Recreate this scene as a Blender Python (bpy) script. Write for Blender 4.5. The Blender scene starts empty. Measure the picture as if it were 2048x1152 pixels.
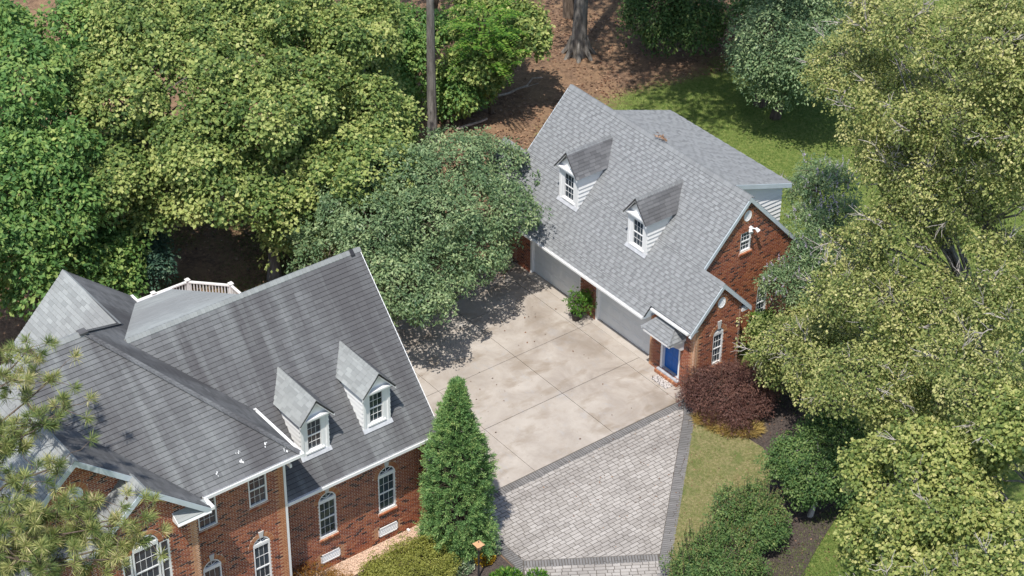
import bpy, math, random
import numpy as np
from mathutils import Matrix, Vector

rng = np.random.default_rng(11)
random.seed(11)
scene = bpy.context.scene
COL = scene.collection

# ------------------------------------------------------------------ camera
CAM = np.array([47.0, -43.49, 47.0])
R_RIGHT = np.array([0.6147, 0.7887, 0.0094])
PITCH, YAW, ROLL, FPX = math.radians(34.3779), math.radians(142.0482), math.radians(0.65028), 4200.0
fwd = np.array([math.cos(PITCH) * math.cos(YAW), math.cos(PITCH) * math.sin(YAW), -math.sin(PITCH)])
r0 = np.array([math.sin(YAW), -math.cos(YAW), 0.0])
u0 = np.cross(r0, fwd)
right = math.cos(ROLL) * r0 + math.sin(ROLL) * u0
up = -math.sin(ROLL) * r0 + math.cos(ROLL) * u0
camd = bpy.data.cameras.new('camera')
cam = bpy.data.objects.new('camera', camd)
COL.objects.link(cam)
cam.matrix_world = Matrix(((right[0], up[0], -fwd[0], CAM[0]), (right[1], up[1], -fwd[1], CAM[1]),
                           (right[2], up[2], -fwd[2], CAM[2]), (0, 0, 0, 1)))
camd.sensor_width = 36.0
camd.lens = FPX / 2048.0 * 36.0
camd.clip_start = 0.5
camd.clip_end = 2000.0
scene.camera = cam


def pix(P):
    """picture position and distance of world points, used only to rank which pieces show largest"""
    d = np.atleast_2d(np.asarray(P, float)) - CAM
    z = d @ fwd
    return d @ right / z * FPX + 1024, -(d @ up) / z * FPX + 576, z


# ------------------------------------------------------------------ light
SUN = np.array([-0.240, 0.366, -0.899])
world = bpy.data.worlds.new('World')
scene.world = world
world.use_nodes = True
wn = world.node_tree
bg = wn.nodes['Background']
sky = wn.nodes.new('ShaderNodeTexSky')
sky.sky_type = 'NISHITA'
sky.sun_disc = False
sky.sun_elevation = math.radians(64.0)
sky.sun_rotation = math.radians(147.0)
wn.links.new(sky.outputs[0], bg.inputs[0])
bg.inputs[1].default_value = 0.15
sund = bpy.data.lights.new('sun', 'SUN')
sund.energy = 4.3
sund.angle = math.radians(0.53)
sund.color = (1.0, 0.955, 0.89)
sun = bpy.data.objects.new('sun', sund)
COL.objects.link(sun)
sun.rotation_euler = Vector(SUN).to_track_quat('-Z', 'Y').to_euler()
vs = scene.view_settings
vs.view_transform = 'Standard'
vs.look = 'None'
vs.exposure = 0.25
vs.gamma = 1.0
vs.use_curve_mapping = False
try:
    scene.cycles.max_bounces = 8
    scene.cycles.diffuse_bounces = 5
    scene.cycles.transparent_max_bounces = 4
except Exception:
    pass

# ------------------------------------------------------------------ materials


def srgb(h):
    if isinstance(h, str):
        c = [int(h[i:i + 2], 16) / 255 for i in (0, 2, 4)]
        return tuple((x / 12.92 if x <= 0.04045 else ((x + 0.055) / 1.055) ** 2.4) for x in c)
    return tuple(h)


class NT:
    def __init__(s, name, rough=0.8, spec=0.3):
        s.m = bpy.data.materials.new(name)
        s.m.use_nodes = True
        s.t = s.m.node_tree
        s.b = s.t.nodes['Principled BSDF']
        s.b.inputs['Roughness'].default_value = rough
        s.b.inputs['Specular IOR Level'].default_value = spec

    def n(s, typ, **kw):
        nd = s.t.nodes.new('ShaderNode' + typ)
        for k, v in kw.items():
            setattr(nd, k, v)
        return nd

    def l(s, a, b):
        s.t.links.new(a, b)

    def pos(s, scale=(1, 1, 1)):
        g = s.n('NewGeometry')
        mp = s.n('Mapping')
        mp.inputs['Scale'].default_value = scale
        s.l(g.outputs['Position'], mp.inputs['Vector'])
        return mp.outputs[0]

    def noise(s, scale, detail=4, rough=0.6, vec=None, dist=0.0):
        nd = s.n('TexNoise')
        nd.inputs['Scale'].default_value = scale
        nd.inputs['Detail'].default_value = detail
        nd.inputs['Roughness'].default_value = rough
        nd.inputs['Distortion'].default_value = dist
        s.l(vec if vec is not None else s.pos(), nd.inputs['Vector'])
        return nd.outputs[0]

    def attr(s, name='rnd'):
        a = s.n('Attribute')
        a.attribute_name = name
        return a.outputs['Fac']

    def ramp(s, fac, stops, interp='LINEAR'):
        r = s.n('ValToRGB')
        r.color_ramp.interpolation = interp
        e = r.color_ramp.elements
        while len(e) < len(stops):
            e.new(0.5)
        for i, (p, c) in enumerate(stops):
            e[i].position = p
            c = srgb(c) if isinstance(c, str) else ((c,) * 3 if isinstance(c, (int, float)) else c)
            e[i].color = (*c, 1)
        s.l(fac, r.inputs[0])
        return r.outputs[0]

    def mix(s, fac, a, b, mode='MIX'):
        m = s.n('MixRGB', blend_type=mode)
        for i, v in ((0, fac), (1, a), (2, b)):
            if isinstance(v, (int, float)):
                m.inputs[i].default_value = v if i == 0 else (v, v, v, 1)
            elif isinstance(v, (tuple, str)):
                m.inputs[i].default_value = (*srgb(v), 1)
            else:
                s.l(v, m.inputs[i])
        return m.outputs[0]

    def math(s, op, a, b=0.0, clamp=False):
        m = s.n('Math', operation=op, use_clamp=clamp)
        for i, v in ((0, a), (1, b)):
            if isinstance(v, (int, float)):
                m.inputs[i].default_value = v
            else:
                s.l(v, m.inputs[i])
        return m.outputs[0]

    def col(s, c):
        if isinstance(c, (tuple, str)):
            s.b.inputs['Base Color'].default_value = (*srgb(c), 1)
        else:
            s.l(c, s.b.inputs['Base Color'])
        return s

    def bump(s, h, strength=0.3, dist=0.02):
        b = s.n('Bump')
        b.inputs['Strength'].default_value = strength
        b.inputs['Distance'].default_value = dist
        s.l(h, b.inputs['Height'])
        s.l(b.outputs[0], s.b.inputs['Normal'])
        return s


MAT = {}


def simple(name, c, rough=0.6, spec=0.3, var=0.12, scale=3.0):
    m = NT(name, rough, spec)
    k = m.noise(scale, 5)
    base = srgb(c)
    m.col(m.mix(m.ramp(k, [(0.35, 0.0), (0.65, 1.0)]), tuple(x * (1 - var) for x in base), tuple(min(1, x * (1 + var)) for x in base)))
    MAT[name] = m.m
    return m.m


def mat_brick():
    m = NT('brick', 0.85, 0.2)
    a = m.attr()
    c = m.ramp(a, [(0.0, (0.035, 0.022, 0.022)), (0.12, (0.055, 0.03, 0.028)), (0.16, (0.22, 0.065, 0.036)), (0.45, (0.32, 0.095, 0.045)),
                   (0.75, (0.40, 0.14, 0.062)), (0.86, (0.43, 0.165, 0.08)), (0.92, (0.52, 0.26, 0.13)), (1.0, (0.60, 0.33, 0.18))])
    n = m.noise(14, 4)
    c = m.mix(m.ramp(n, [(0.3, 0.0), (0.7, 0.22)]), c, (0.16, 0.07, 0.05))
    wd = m.noise(0.8, 5, 0.65, m.pos((1, 1, 0.5)))
    c = m.mix(m.ramp(wd, [(0.45, 0.0), (0.70, 0.38)]), c, (0.20, 0.095, 0.065))
    m.col(c).bump(m.noise(60, 3), 0.35, 0.01)
    MAT['brick'] = m.m


def mat_mortar():
    m = NT('mortar', 0.95, 0.1)
    n = m.noise(8, 5)
    m.col(m.ramp(n, [(0.3, (0.56, 0.44, 0.35)), (0.7, (0.74, 0.62, 0.52))])).bump(m.noise(90, 3), 0.4, 0.005)
    MAT['mortar'] = m.m


def mat_shingle(name, lo, hi, dark, stain, streak_axis, stain_amt, pale=None):
    m = NT(name, 0.92, 0.12)
    a = m.attr()
    c = m.ramp(a, [(0.0, lo), (0.45, tuple((x + y) / 2 for x, y in zip(srgb(lo), srgb(hi)))), (1.0, hi)])
    g = m.noise(120, 2, 0.8)
    c = m.mix(m.ramp(g, [(0.35, 0.0), (0.75, 0.3)]), c, dark)
    if stain_amt > 0:
        sc = [1.0, 1.0, 1.0]
        sc[streak_axis] = 0.10
        sc[2] = 0.10
        s = m.noise(0.75, 5, 0.6, m.pos(tuple(sc)), 0.3)
        s2 = m.noise(1.5, 4, 0.6, m.pos(tuple(sc)), 0.2)
        c = m.mix(m.ramp(s, [(0.44, stain_amt), (0.60, 0.0)]), c, stain)
        if pale:
            c = m.mix(m.ramp(s2, [(0.52, 0.0), (0.76, 0.32)]), c, pale)
        blot = m.noise(0.35, 4)
        c = m.mix(m.ramp(blot, [(0.42, 0.25), (0.6, 0.0)]), c, stain)
    m.col(c).bump(m.noise(150, 2), 0.5, 0.008)
    MAT[name] = m.m


def mat_concrete():
    m = NT('concrete', 0.9, 0.2)
    big = m.noise(0.55, 6, 0.65, None, 0.6)
    mid = m.noise(2.6, 6, 0.7)
    fine = m.noise(30, 4)
    a = m.attr()
    c = m.ramp(big, [(0.3, (0.29, 0.25, 0.215)), (0.5, (0.395, 0.35, 0.305)), (0.72, (0.49, 0.445, 0.395))])
    c = m.mix(m.ramp(mid, [(0.28, 0.55), (0.5, 0.0)]), c, (0.33, 0.275, 0.22))
    # brown tyre and leaf stains in the middle of the yard, grey scuffs
    st = m.noise(0.9, 5, 0.6, m.pos((1.3, 0.7, 1)), 0.35)
    c = m.mix(m.ramp(st, [(0.52, 0.0), (0.66, 0.75)]), c, (0.255, 0.205, 0.155))
    sc = m.noise(1.1, 7, 0.75, m.pos((0.8, 1.3, 1)), 0.4)
    c = m.mix(m.ramp(sc, [(0.56, 0.0), (0.66, 0.7)]), c, (0.36, 0.345, 0.335))
    c = m.mix(m.math('MULTIPLY', a, 0.18), c, (0.56, 0.52, 0.47))
    # traffic dirt in front of the doors and where cars turn
    sx = m.n('SeparateXYZ')
    m.l(m.pos(), sx.inputs[0])
    wob = m.math('ADD', sx.outputs[1], m.math('MULTIPLY', m.math('SUBTRACT', mid, 0.5), 1.6))
    band = m.ramp(m.math('MULTIPLY', m.math('ADD', wob, 4.0), 0.2), [(0.30, 0.0), (0.50, 1.0), (0.58, 0.9), (0.66, 0.0)])
    c = m.mix(m.math('MULTIPLY', m.math('MULTIPLY', band, m.ramp(big, [(0.35, 1.0), (0.62, 0.15)])), 0.62), c, (0.235, 0.195, 0.155))
    spk = m.noise(7, 2, 0.5)
    c = m.mix(m.ramp(spk, [(0.735, 0.0), (0.76, 0.75)]), c, (0.16, 0.13, 0.11))
    c = m.mix(m.ramp(fine, [(0.35, 0.12), (0.65, 0.0)]), c, (0.22, 0.19, 0.16))
    m.col(c).bump(m.noise(45, 4), 0.15, 0.01)
    MAT['concrete'] = m.m


def mat_paver(name, lo, hi, stain):
    m = NT(name, 0.85, 0.25)
    a = m.attr()
    c = m.ramp(a, [(0.0, lo), (1.0, hi)])
    w = m.noise(0.5, 6, 0.65, m.pos((1.5, 0.6, 1)), 0.8)
    c = m.mix(m.ramp(w, [(0.48, 0.0), (0.66, 0.6)]), c, stain)
    f = m.noise(25, 4)
    c = m.mix(m.ramp(f, [(0.3, 0.3), (0.6, 0.0)]), c, stain)
    m.col(c).bump(m.noise(40, 4), 0.3, 0.01)
    MAT[name] = m.m


def mat_leaf(name, stops, trans=0.36, rough=0.5, tcol=None):
    m = NT(name, rough, 0.3)
    a = m.attr()
    c = m.ramp(a, stops)
    m.col(c)
    tr = m.n('BsdfTranslucent')
    m.l(m.mix(1.0, c, tcol or (1.0, 1.0, 0.7), 'MULTIPLY'), tr.inputs[0])
    mx = m.n('MixShader')
    mx.inputs[0].default_value = trans
    m.l(m.b.outputs[0], mx.inputs[1])
    m.l(tr.outputs[0], mx.inputs[2])
    m.l(mx.outputs[0], m.t.nodes['Material Output'].inputs[0])
    MAT[name] = m.m


def mat_bark(name, lo, hi, scale=6):
    m = NT(name, 0.95, 0.1)
    n = m.noise(scale, 6, 0.7, m.pos((1, 1, 0.18)))
    b = m.noise(1.2, 4)
    c = m.ramp(n, [(0.35, lo), (0.65, hi)])
    c = m.mix(m.ramp(b, [(0.5, 0.0), (0.7, 0.5)]), c, lo)
    m.col(c).bump(n, 0.8, 0.04)
    MAT[name] = m.m


def mat_ground():
    m = NT('ground', 1.0, 0.05)
    g = m.attr('grass')
    n1 = m.noise(0.7, 6, 0.7)
    n2 = m.noise(6, 6, 0.75)
    n3 = m.noise(30, 4, 0.7)
    dirt = m.ramp(n2, [(0.3, (0.085, 0.052, 0.04)), (0.5, (0.22, 0.14, 0.095)), (0.7, (0.40, 0.255, 0.165))])
    dirt = m.mix(m.ramp(n1, [(0.4, 0.0), (0.65, 0.7)]), dirt, (0.40, 0.255, 0.15))
    grass = m.ramp(n2, [(0.3, (0.075, 0.14, 0.033)), (0.5, (0.175, 0.235, 0.06)), (0.72, (0.34, 0.345, 0.125))])
    f = m.math('ADD', g, m.math('MULTIPLY', m.math('SUBTRACT', n2, 0.5), 0.9))
    f = m.ramp(f, [(0.40, 0.0), (0.60, 1.0)])
    c = m.mix(f, dirt, grass)
    c = m.mix(m.ramp(n3, [(0.35, 0.35), (0.6, 0.0)]), c, (0.03, 0.025, 0.015))
    m.col(c).bump(n3, 0.8, 0.06)
    MAT['ground'] = m.m


def mat_lawn():
    m = NT('lawn', 1.0, 0.05)
    n1 = m.noise(0.9, 6, 0.7)
    n2 = m.noise(9, 5, 0.75)
    n3 = m.noise(45, 3, 0.7)
    c = m.ramp(n2, [(0.3, (0.13, 0.135, 0.05)), (0.5, (0.27, 0.245, 0.115)), (0.7, (0.42, 0.345, 0.19))])
    c = m.mix(m.ramp(n1, [(0.50, 0.0), (0.66, 0.75)]), c, (0.115, 0.17, 0.045))
    c = m.mix(m.ramp(m.noise(0.6, 4, 0.6, m.pos((1.3, 0.9, 1))), [(0.62, 0.0), (0.7, 0.6)]), c, (0.36, 0.24, 0.14))
    c = m.mix(m.ramp(n3, [(0.3, 0.4), (0.6, 0.0)]), c, (0.05, 0.06, 0.02))
    m.col(c).bump(n3, 0.8, 0.05)
    MAT['lawn'] = m.m


def mat_mulch():
    m = NT('mulch', 1.0, 0.05)
    n = m.noise(25, 5, 0.75)
    c = m.ramp(n, [(0.3, (0.035, 0.028, 0.026)), (0.55, (0.105, 0.085, 0.075)), (0.75, (0.24, 0.185, 0.15))])
    m.col(c).bump(n, 0.9, 0.05)
    MAT['mulch'] = m.m


def mat_glass():
    m = NT('window_glass', 0.04, 0.9)
    n = m.noise(0.8, 3)
    m.col(m.ramp(n, [(0.35, (0.012, 0.02, 0.032)), (0.65, (0.035, 0.055, 0.075))]))
    oi = m.n('ObjectInfo')
    m.col(m.mix(m.math('MULTIPLY', oi.outputs['Random'], 0.55), m.ramp(n, [(0.35, (0.012, 0.02, 0.032)), (0.65, (0.035, 0.055, 0.075))]), (0.085, 0.10, 0.11)))
    MAT['window_glass'] = m.m


mat_brick(); mat_mortar(); mat_concrete(); mat_ground(); mat_lawn(); mat_mulch(); mat_glass()
mat_shingle('shingle_grey', (0.15, 0.155, 0.16), (0.285, 0.295, 0.30), (0.14, 0.143, 0.147), (0.2, 0.2, 0.2), 1, 0.0)
mat_shingle('shingle_dormer', (0.115, 0.118, 0.123), (0.24, 0.243, 0.25), (0.095, 0.097, 0.10), (0.085, 0.083, 0.087), 1, 0.5)
mat_shingle('shingle_dark', (0.11, 0.113, 0.117), (0.225, 0.232, 0.235), (0.085, 0.086, 0.088), (0.075, 0.071, 0.075), 0, 0.62, (0.36, 0.39, 0.38))
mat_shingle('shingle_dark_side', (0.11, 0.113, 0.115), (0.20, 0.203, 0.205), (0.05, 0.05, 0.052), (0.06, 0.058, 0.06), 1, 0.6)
mat_shingle('shingle_pale', (0.25, 0.265, 0.26), (0.38, 0.40, 0.39), (0.17, 0.175, 0.17), (0.20, 0.20, 0.20), 1, 0.35)
mat_paver('paver', (0.345, 0.318, 0.292), (0.455, 0.425, 0.395), (0.22, 0.20, 0.185))
mat_paver('border_paver', (0.18, 0.175, 0.17), (0.235, 0.225, 0.22), (0.13, 0.125, 0.12))
simple('joint_sand', (0.11, 0.098, 0.086), 1.0, 0.05)
simple('shadow_line_black', (0.025, 0.025, 0.027), 1.0, 0.05)  # roof deck; its black stands in for shadow lines between courses
simple('white_paint', (0.80, 0.80, 0.79), 0.45, 0.4, 0.03)
simple('grey_trim', (0.52, 0.58, 0.62), 0.5, 0.35, 0.05)
simple('door_white', (0.66, 0.69, 0.70), 0.5, 0.3, 0.03)
simple('blue_paint', (0.010, 0.115, 0.42), 0.45, 0.3, 0.1)
simple('keystone_grey', (0.55, 0.54, 0.52), 0.8, 0.2, 0.08)
simple('dark_gap', (0.012, 0.011, 0.011), 1.0, 0.0)
simple('copper_tan', (0.62, 0.36, 0.19), 0.55, 0.4, 0.15)
simple('black_metal', (0.03, 0.03, 0.033), 0.5, 0.4)
simple('dark_pot', (0.04, 0.032, 0.03), 0.6, 0.35, 0.3)
simple('soil', (0.05, 0.035, 0.025), 1.0, 0.05)
simple('deck_wood', (0.22, 0.13, 0.10), 0.8, 0.2, 0.3)
simple('dead_wood', (0.36, 0.30, 0.25), 0.9, 0.1, 0.35, 8)
simple('retaining_timber', (0.24, 0.21, 0.18), 0.95, 0.1, 0.35, 5)
simple('gravel', (0.60, 0.44, 0.33), 0.95, 0.15, 0.35, 25)
simple('lead_grey', (0.42, 0.43, 0.45), 0.6, 0.4, 0.15, 6)
mat_bark('bark_grey', (0.11, 0.10, 0.09), (0.30, 0.28, 0.255))
mat_bark('bark_brown', (0.06, 0.045, 0.035), (0.18, 0.14, 0.11))
mat_bark('twig_pale', (0.28, 0.25, 0.23), (0.50, 0.46, 0.43), 10)
mat_leaf('leaf_maple', [(0, (0.038, 0.09, 0.029)), (0.35, (0.165, 0.25, 0.068)), (0.7, (0.42, 0.475, 0.15)), (1, (0.67, 0.65, 0.28))])
mat_leaf('leaf_gum', [(0, (0.042, 0.120, 0.034)), (0.45, (0.144, 0.276, 0.074)), (0.8, (0.324, 0.432, 0.121)), (1, (0.576, 0.600, 0.200))])
mat_leaf('leaf_cherry', [(0, (0.048, 0.103, 0.050)), (0.45, (0.166, 0.253, 0.118)), (0.8, (0.345, 0.431, 0.206)), (1, (0.546, 0.586, 0.318))], 0.3, 0.38)
mat_leaf('leaf_birch', [(0, (0.04, 0.075, 0.025)), (0.3, (0.16, 0.215, 0.06)), (0.62, (0.42, 0.435, 0.155)), (0.9, (0.66, 0.61, 0.29)), (0.97, (0.72, 0.66, 0.36)), (1, (0.62, 0.30, 0.10))])
mat_leaf('leaf_tulip', [(0, (0.05, 0.095, 0.03)), (0.35, (0.20, 0.265, 0.07)), (0.7, (0.47, 0.485, 0.16)), (1, (0.70, 0.64, 0.31))])
mat_leaf('leaf_dark', [(0, (0.03, 0.075, 0.026)), (0.45, (0.095, 0.175, 0.05)), (0.8, (0.21, 0.29, 0.09)), (0.95, (0.36, 0.36, 0.14)), (1, (0.50, 0.24, 0.10))], 0.3)
mat_leaf('leaf_blue', [(0, (0.03, 0.075, 0.06)), (0.6, (0.08, 0.16, 0.10)), (1, (0.22, 0.30, 0.18))], 0.3)
mat_leaf('leaf_conifer', [(0, (0.041, 0.104, 0.036)), (0.45, (0.135, 0.267, 0.088)), (0.85, (0.311, 0.455, 0.154)), (1, (0.486, 0.559, 0.209))], 0.25)
mat_leaf('leaf_purple', [(0, (0.055, 0.022, 0.02)), (0.5, (0.15, 0.075, 0.06)), (0.9, (0.27, 0.145, 0.105)), (1, (0.34, 0.20, 0.13))], 0.3, 0.5, (1, 0.5, 0.4))
mat_leaf('leaf_gold', [(0, (0.099, 0.109, 0.018)), (0.5, (0.253, 0.270, 0.054)), (0.85, (0.396, 0.391, 0.102)), (1, (0.484, 0.310, 0.084))], 0.3)
mat_leaf('leaf_rust', [(0, (0.12, 0.05, 0.01)), (0.5, (0.28, 0.14, 0.025)), (1, (0.44, 0.26, 0.06))], 0.3, 0.5, (1, .8, .4))
mat_leaf('leaf_straw', [(0, (0.30, 0.20, 0.05)), (0.6, (0.52, 0.38, 0.13)), (1, (0.66, 0.52, 0.22))], 0.25)
mat_leaf('leaf_pine', [(0, (0.060, 0.115, 0.040)), (0.45, (0.185, 0.244, 0.075)), (0.85, (0.437, 0.438, 0.160)), (1, (0.661, 0.567, 0.320))], 0.25)
mat_leaf('leaf_bright', [(0, (0.035, 0.11, 0.015)), (0.6, (0.10, 0.23, 0.03)), (1, (0.24, 0.36, 0.06))], 0.35)
mat_leaf('flower_lavender', [(0, (0.34, 0.29, 0.38)), (1, (0.62, 0.55, 0.64))], 0.2)
mat_leaf('flower_yellow', [(0, (0.45, 0.26, 0.02)), (1, (0.62, 0.46, 0.05))], 0.2)
mat_leaf('leaf_variegated', [(0, (0.09, 0.17, 0.08)), (0.5, (0.28, 0.38, 0.22)), (1, (0.58, 0.62, 0.45))], 0.2)
mat_leaf('grass_blade', [(0, (0.055, 0.11, 0.025)), (0.5, (0.165, 0.24, 0.055)), (0.8, (0.32, 0.345, 0.115)), (1, (0.50, 0.44, 0.23))], 0.3)
mat_leaf('leaf_litter', [(0, (0.09, 0.045, 0.028)), (0.5, (0.22, 0.115, 0.065)), (1, (0.42, 0.26, 0.16))], 0.1)

# ------------------------------------------------------------------ mesh helpers
def A3(*p):
    return np.array(p, float)


def unit(v):
    v = np.asarray(v, float)
    return v / np.linalg.norm(v)


class MB:
    """collects faces and makes them ONE mesh object"""

    def __init__(s):
        s.V, s.F, s.A, s.n = [], [], [], 0

    def add(s, V, F, a=0.5):
        V = np.asarray(V, float).reshape(-1, 3)
        s.V.append(V)
        s.A.append(np.broadcast_to(np.asarray(a, float), (len(V),)) if np.ndim(a) <= 1 else np.asarray(a).ravel())
        F = np.asarray(F, int)
        s.F.append(F + s.n)
        s.n += len(V)
        return s

    def poly(s, pts, a=0.5):
        return s.add(pts, [list(range(len(pts)))], a)

    def hexa(s, P, a=0.5):
        P = np.asarray(P, float).reshape(-1, 8, 3)
        k = len(P)
        f = np.array([[0, 3, 2, 1], [4, 5, 6, 7], [0, 1, 5, 4], [1, 2, 6, 5], [2, 3, 7, 6], [3, 0, 4, 7]])
        F = (f[None] + 8 * np.arange(k)[:, None, None]).reshape(-1, 4)
        return s.add(P.reshape(-1, 3), F, np.repeat(np.broadcast_to(a, (k,)), 8))

    def box(s, lo, hi, a=0.5):
        x0, y0, z0 = lo
        x1, y1, z1 = hi
        return s.hexa([(x0, y0, z0), (x1, y0, z0), (x1, y1, z0), (x0, y1, z0), (x0, y0, z1), (x1, y0, z1), (x1, y1, z1), (x0, y1, z1)], a)

    def slab(s, pts, d, a=0.5):
        """polygon pts extruded by vector d"""
        p = np.asarray(pts, float)
        q = p + np.asarray(d, float)
        n = len(p)
        s.poly(p, a)
        s.poly(q[::-1], a)
        for i in range(n):
            j = (i + 1) % n
            s.poly([p[j], p[i], q[i], q[j]], a)
        return s

    def bar(s, p, q, w, h, upv=(0, 0, 1), a=0.5):
        """box along p-q, w wide, h high, centred"""
        p, q = A3(*p), A3(*q)
        d = unit(q - p)
        x = np.cross(d, upv)
        x = unit(x) if np.linalg.norm(x) > 1e-6 else A3(1, 0, 0)
        y = np.cross(x, d)
        x, y = x * w / 2, y * h / 2
        return s.hexa([p - x - y, p + x - y, q + x - y, q - x - y, p - x + y, p + x + y, q + x + y, q - x + y], a)

    def tube(s, pts, rad, k=6, a=0.5, cap=True):
        pts = np.asarray(pts, float)
        m = len(pts)
        rad = np.broadcast_to(rad, (m,))
        d = np.gradient(pts, axis=0)
        d /= np.linalg.norm(d, axis=1)[:, None] + 1e-9
        ref = A3(1, 0, 0) if abs(d[0][0]) < 0.8 else A3(0, 1, 0)
        x = np.cross(d, ref)
        x /= np.linalg.norm(x, axis=1)[:, None] + 1e-9
        y = np.cross(d, x)
        t = np.linspace(0, 2 * np.pi, k, endpoint=False)
        V = pts[:, None] + rad[:, None, None] * (np.cos(t)[None, :, None] * x[:, None] + np.sin(t)[None, :, None] * y[:, None])
        i = np.arange(m - 1)[:, None] * k
        j = np.arange(k)[None]
        F = np.stack([i + j, i + (j + 1) % k, i + k + (j + 1) % k, i + k + j], -1).reshape(-1, 4)
        n0 = s.n
        s.add(V.reshape(-1, 3), F, a)
        if cap:
            s.F.append(np.array([list(range(k))[::-1]]) + n0)
            s.F.append(np.array([list(range(k))]) + n0 + (m - 1) * k)
        return s

    def mesh(s, name, mat, smooth=False):
        me = bpy.data.meshes.new(name)
        if s.n:
            V = np.concatenate(s.V)
            Fs = [f for f in s.F if len(f)]
            loops = np.concatenate([f.ravel() for f in Fs])
            tot = np.concatenate([np.full(len(f), f.shape[1]) for f in Fs])
            st = np.concatenate([[0], np.cumsum(tot)[:-1]])
            me.vertices.add(len(V))
            me.vertices.foreach_set('co', V.astype(np.float32).ravel())
            me.loops.add(len(loops))
            me.loops.foreach_set('vertex_index', loops.astype(np.int32))
            me.polygons.add(len(tot))
            me.polygons.foreach_set('loop_start', st.astype(np.int32))
            me.polygons.foreach_set('loop_total', tot.astype(np.int32))
            at = me.attributes.new('rnd', 'FLOAT', 'POINT')
            at.data.foreach_set('value', np.concatenate(s.A).astype(np.float32))
            me.polygons.foreach_set('use_smooth', np.full(len(tot), bool(smooth)))
            me.update(calc_edges=True)
            me.validate()
        me.materials.append(MAT[mat])
        return me

    def build(s, name, mat, parent=None, kind=None, label=None, smooth=False):
        return link(bpy.data.objects.new(name, s.mesh(name, mat, smooth)), parent, kind=kind, label=label)


ROOT = {}


def link(o, parent=None, M=None, kind=None, label=None):
    COL.objects.link(o)
    if parent is not None:
        o.parent = parent
        if parent.name in ROOT:
            o.matrix_parent_inverse = Matrix.Translation(-Vector(ROOT[parent.name]))
    if M is not None:
        o.matrix_basis = M
    if kind:
        o['kind'] = kind
    if label:
        o['label'] = label
    return o


def thing(name, label, cat, loc, group=None):
    o = bpy.data.objects.new(name, None)
    COL.objects.link(o)
    o.empty_display_size = 0.3
    o.location = loc
    ROOT[o.name] = tuple(loc)
    o['label'], o['category'] = label, cat
    if group:
        o['group'] = group
    return o


def tag(o, label, cat, group=None):
    o['label'], o['category'] = label, cat
    if group:
        o['group'] = group
    return o


class Fr:
    """a flat frame: u along, v up, n out"""

    def __init__(s, O, u, v, n):
        s.O, s.u, s.v, s.n = A3(*O), unit(u), unit(v), unit(n)

    def p(s, u, v, n=0.0):
        return s.O + s.u * u + s.v * v + s.n * n

    def ps(s, u, v, n):
        return s.O + np.multiply.outer(u, s.u) + np.multiply.outer(v, s.v) + np.multiply.outer(n, s.n)

    def hexa(s, u0, u1, v0, v1, n0, n1):
        return [s.p(u0, v0, n0), s.p(u1, v0, n0), s.p(u1, v1, n0), s.p(u0, v1, n0), s.p(u0, v0, n1), s.p(u1, v0, n1), s.p(u1, v1, n1), s.p(u0, v1, n1)]

    def M(s, u, v, n, su=1, sv=1, sn=1):
        o = s.p(u, v, n)
        return Matrix([[s.u[i] * su, s.v[i] * sv, s.n[i] * sn, o[i]] for i in range(3)] + [[0, 0, 0, 1]])


def scan(poly, v):
    xs = []
    for (u0, v0), (u1, v1) in zip(poly, poly[1:] + poly[:1]):
        if (v0 <= v < v1) or (v1 <= v < v0):
            xs.append(u0 + (u1 - u0) * (v - v0) / (v1 - v0))
    xs.sort()
    return list(zip(xs[::2], xs[1::2]))


def minus(iv, a, b):
    out = []
    for x, y in iv:
        if b <= x or a >= y:
            out.append((x, y))
        else:
            if a > x:
                out.append((x, a))
            if b < y:
                out.append((b, y))
    return out


UNIT = {}


def unit_box(key, mat, a, taper=None):
    """shared mesh of one piece, local box 0..1 (u, v, n)"""
    k = (key, mat, round(a, 3), taper)
    if k not in UNIT:
        z0 = taper or 0.0
        P = [(0, 0, 0), (1, 0, 0), (1, 1, 0), (0, 1, 0), (0, 0, 1), (1, 0, 1), (1, 1, 1 - z0), (0, 1, 1 - z0)]
        UNIT[k] = MB().hexa(P, a).mesh(key, mat)
    return UNIT[k]


PIECES = {}      # thing -> list of (score, parent, name, mesh, matrix, stuff MB, hexa, rnd)


def flush_pieces(root, name, limit=300):
    """the pieces that show largest become parts of their own, the rest one mesh per parent"""
    lst = PIECES.pop((root.name, name))
    lst.sort(key=lambda t: -t[0])
    rest = {}
    for i, (sc, par, mesh_key, a, M, hx, mat) in enumerate(lst):
        if i < limit and sc > 0:
            link(bpy.data.objects.new(name, unit_box(name, mat, a, mesh_key)), par, M)
        else:
            rest.setdefault((par.name, mat), (par, []))[1].append((hx, a))
    for (pn, mat), (par, l) in rest.items():
        MB().hexa(np.array([x[0] for x in l]), np.array([x[1] for x in l])).build(name + 's', mat, par, 'stuff')


def score(c, n, area):
    x, y, z = pix(c)
    d = CAM - c
    f = float(n @ d) / np.linalg.norm(d)
    if f <= 0 or not (-5 < x[0] < 2053 and -5 < y[0] < 1157):
        return 0.0
    return area * f / z[0] ** 2


QV = [0.03, 0.10, 0.22, 0.34, 0.46, 0.58, 0.70, 0.80]


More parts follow.
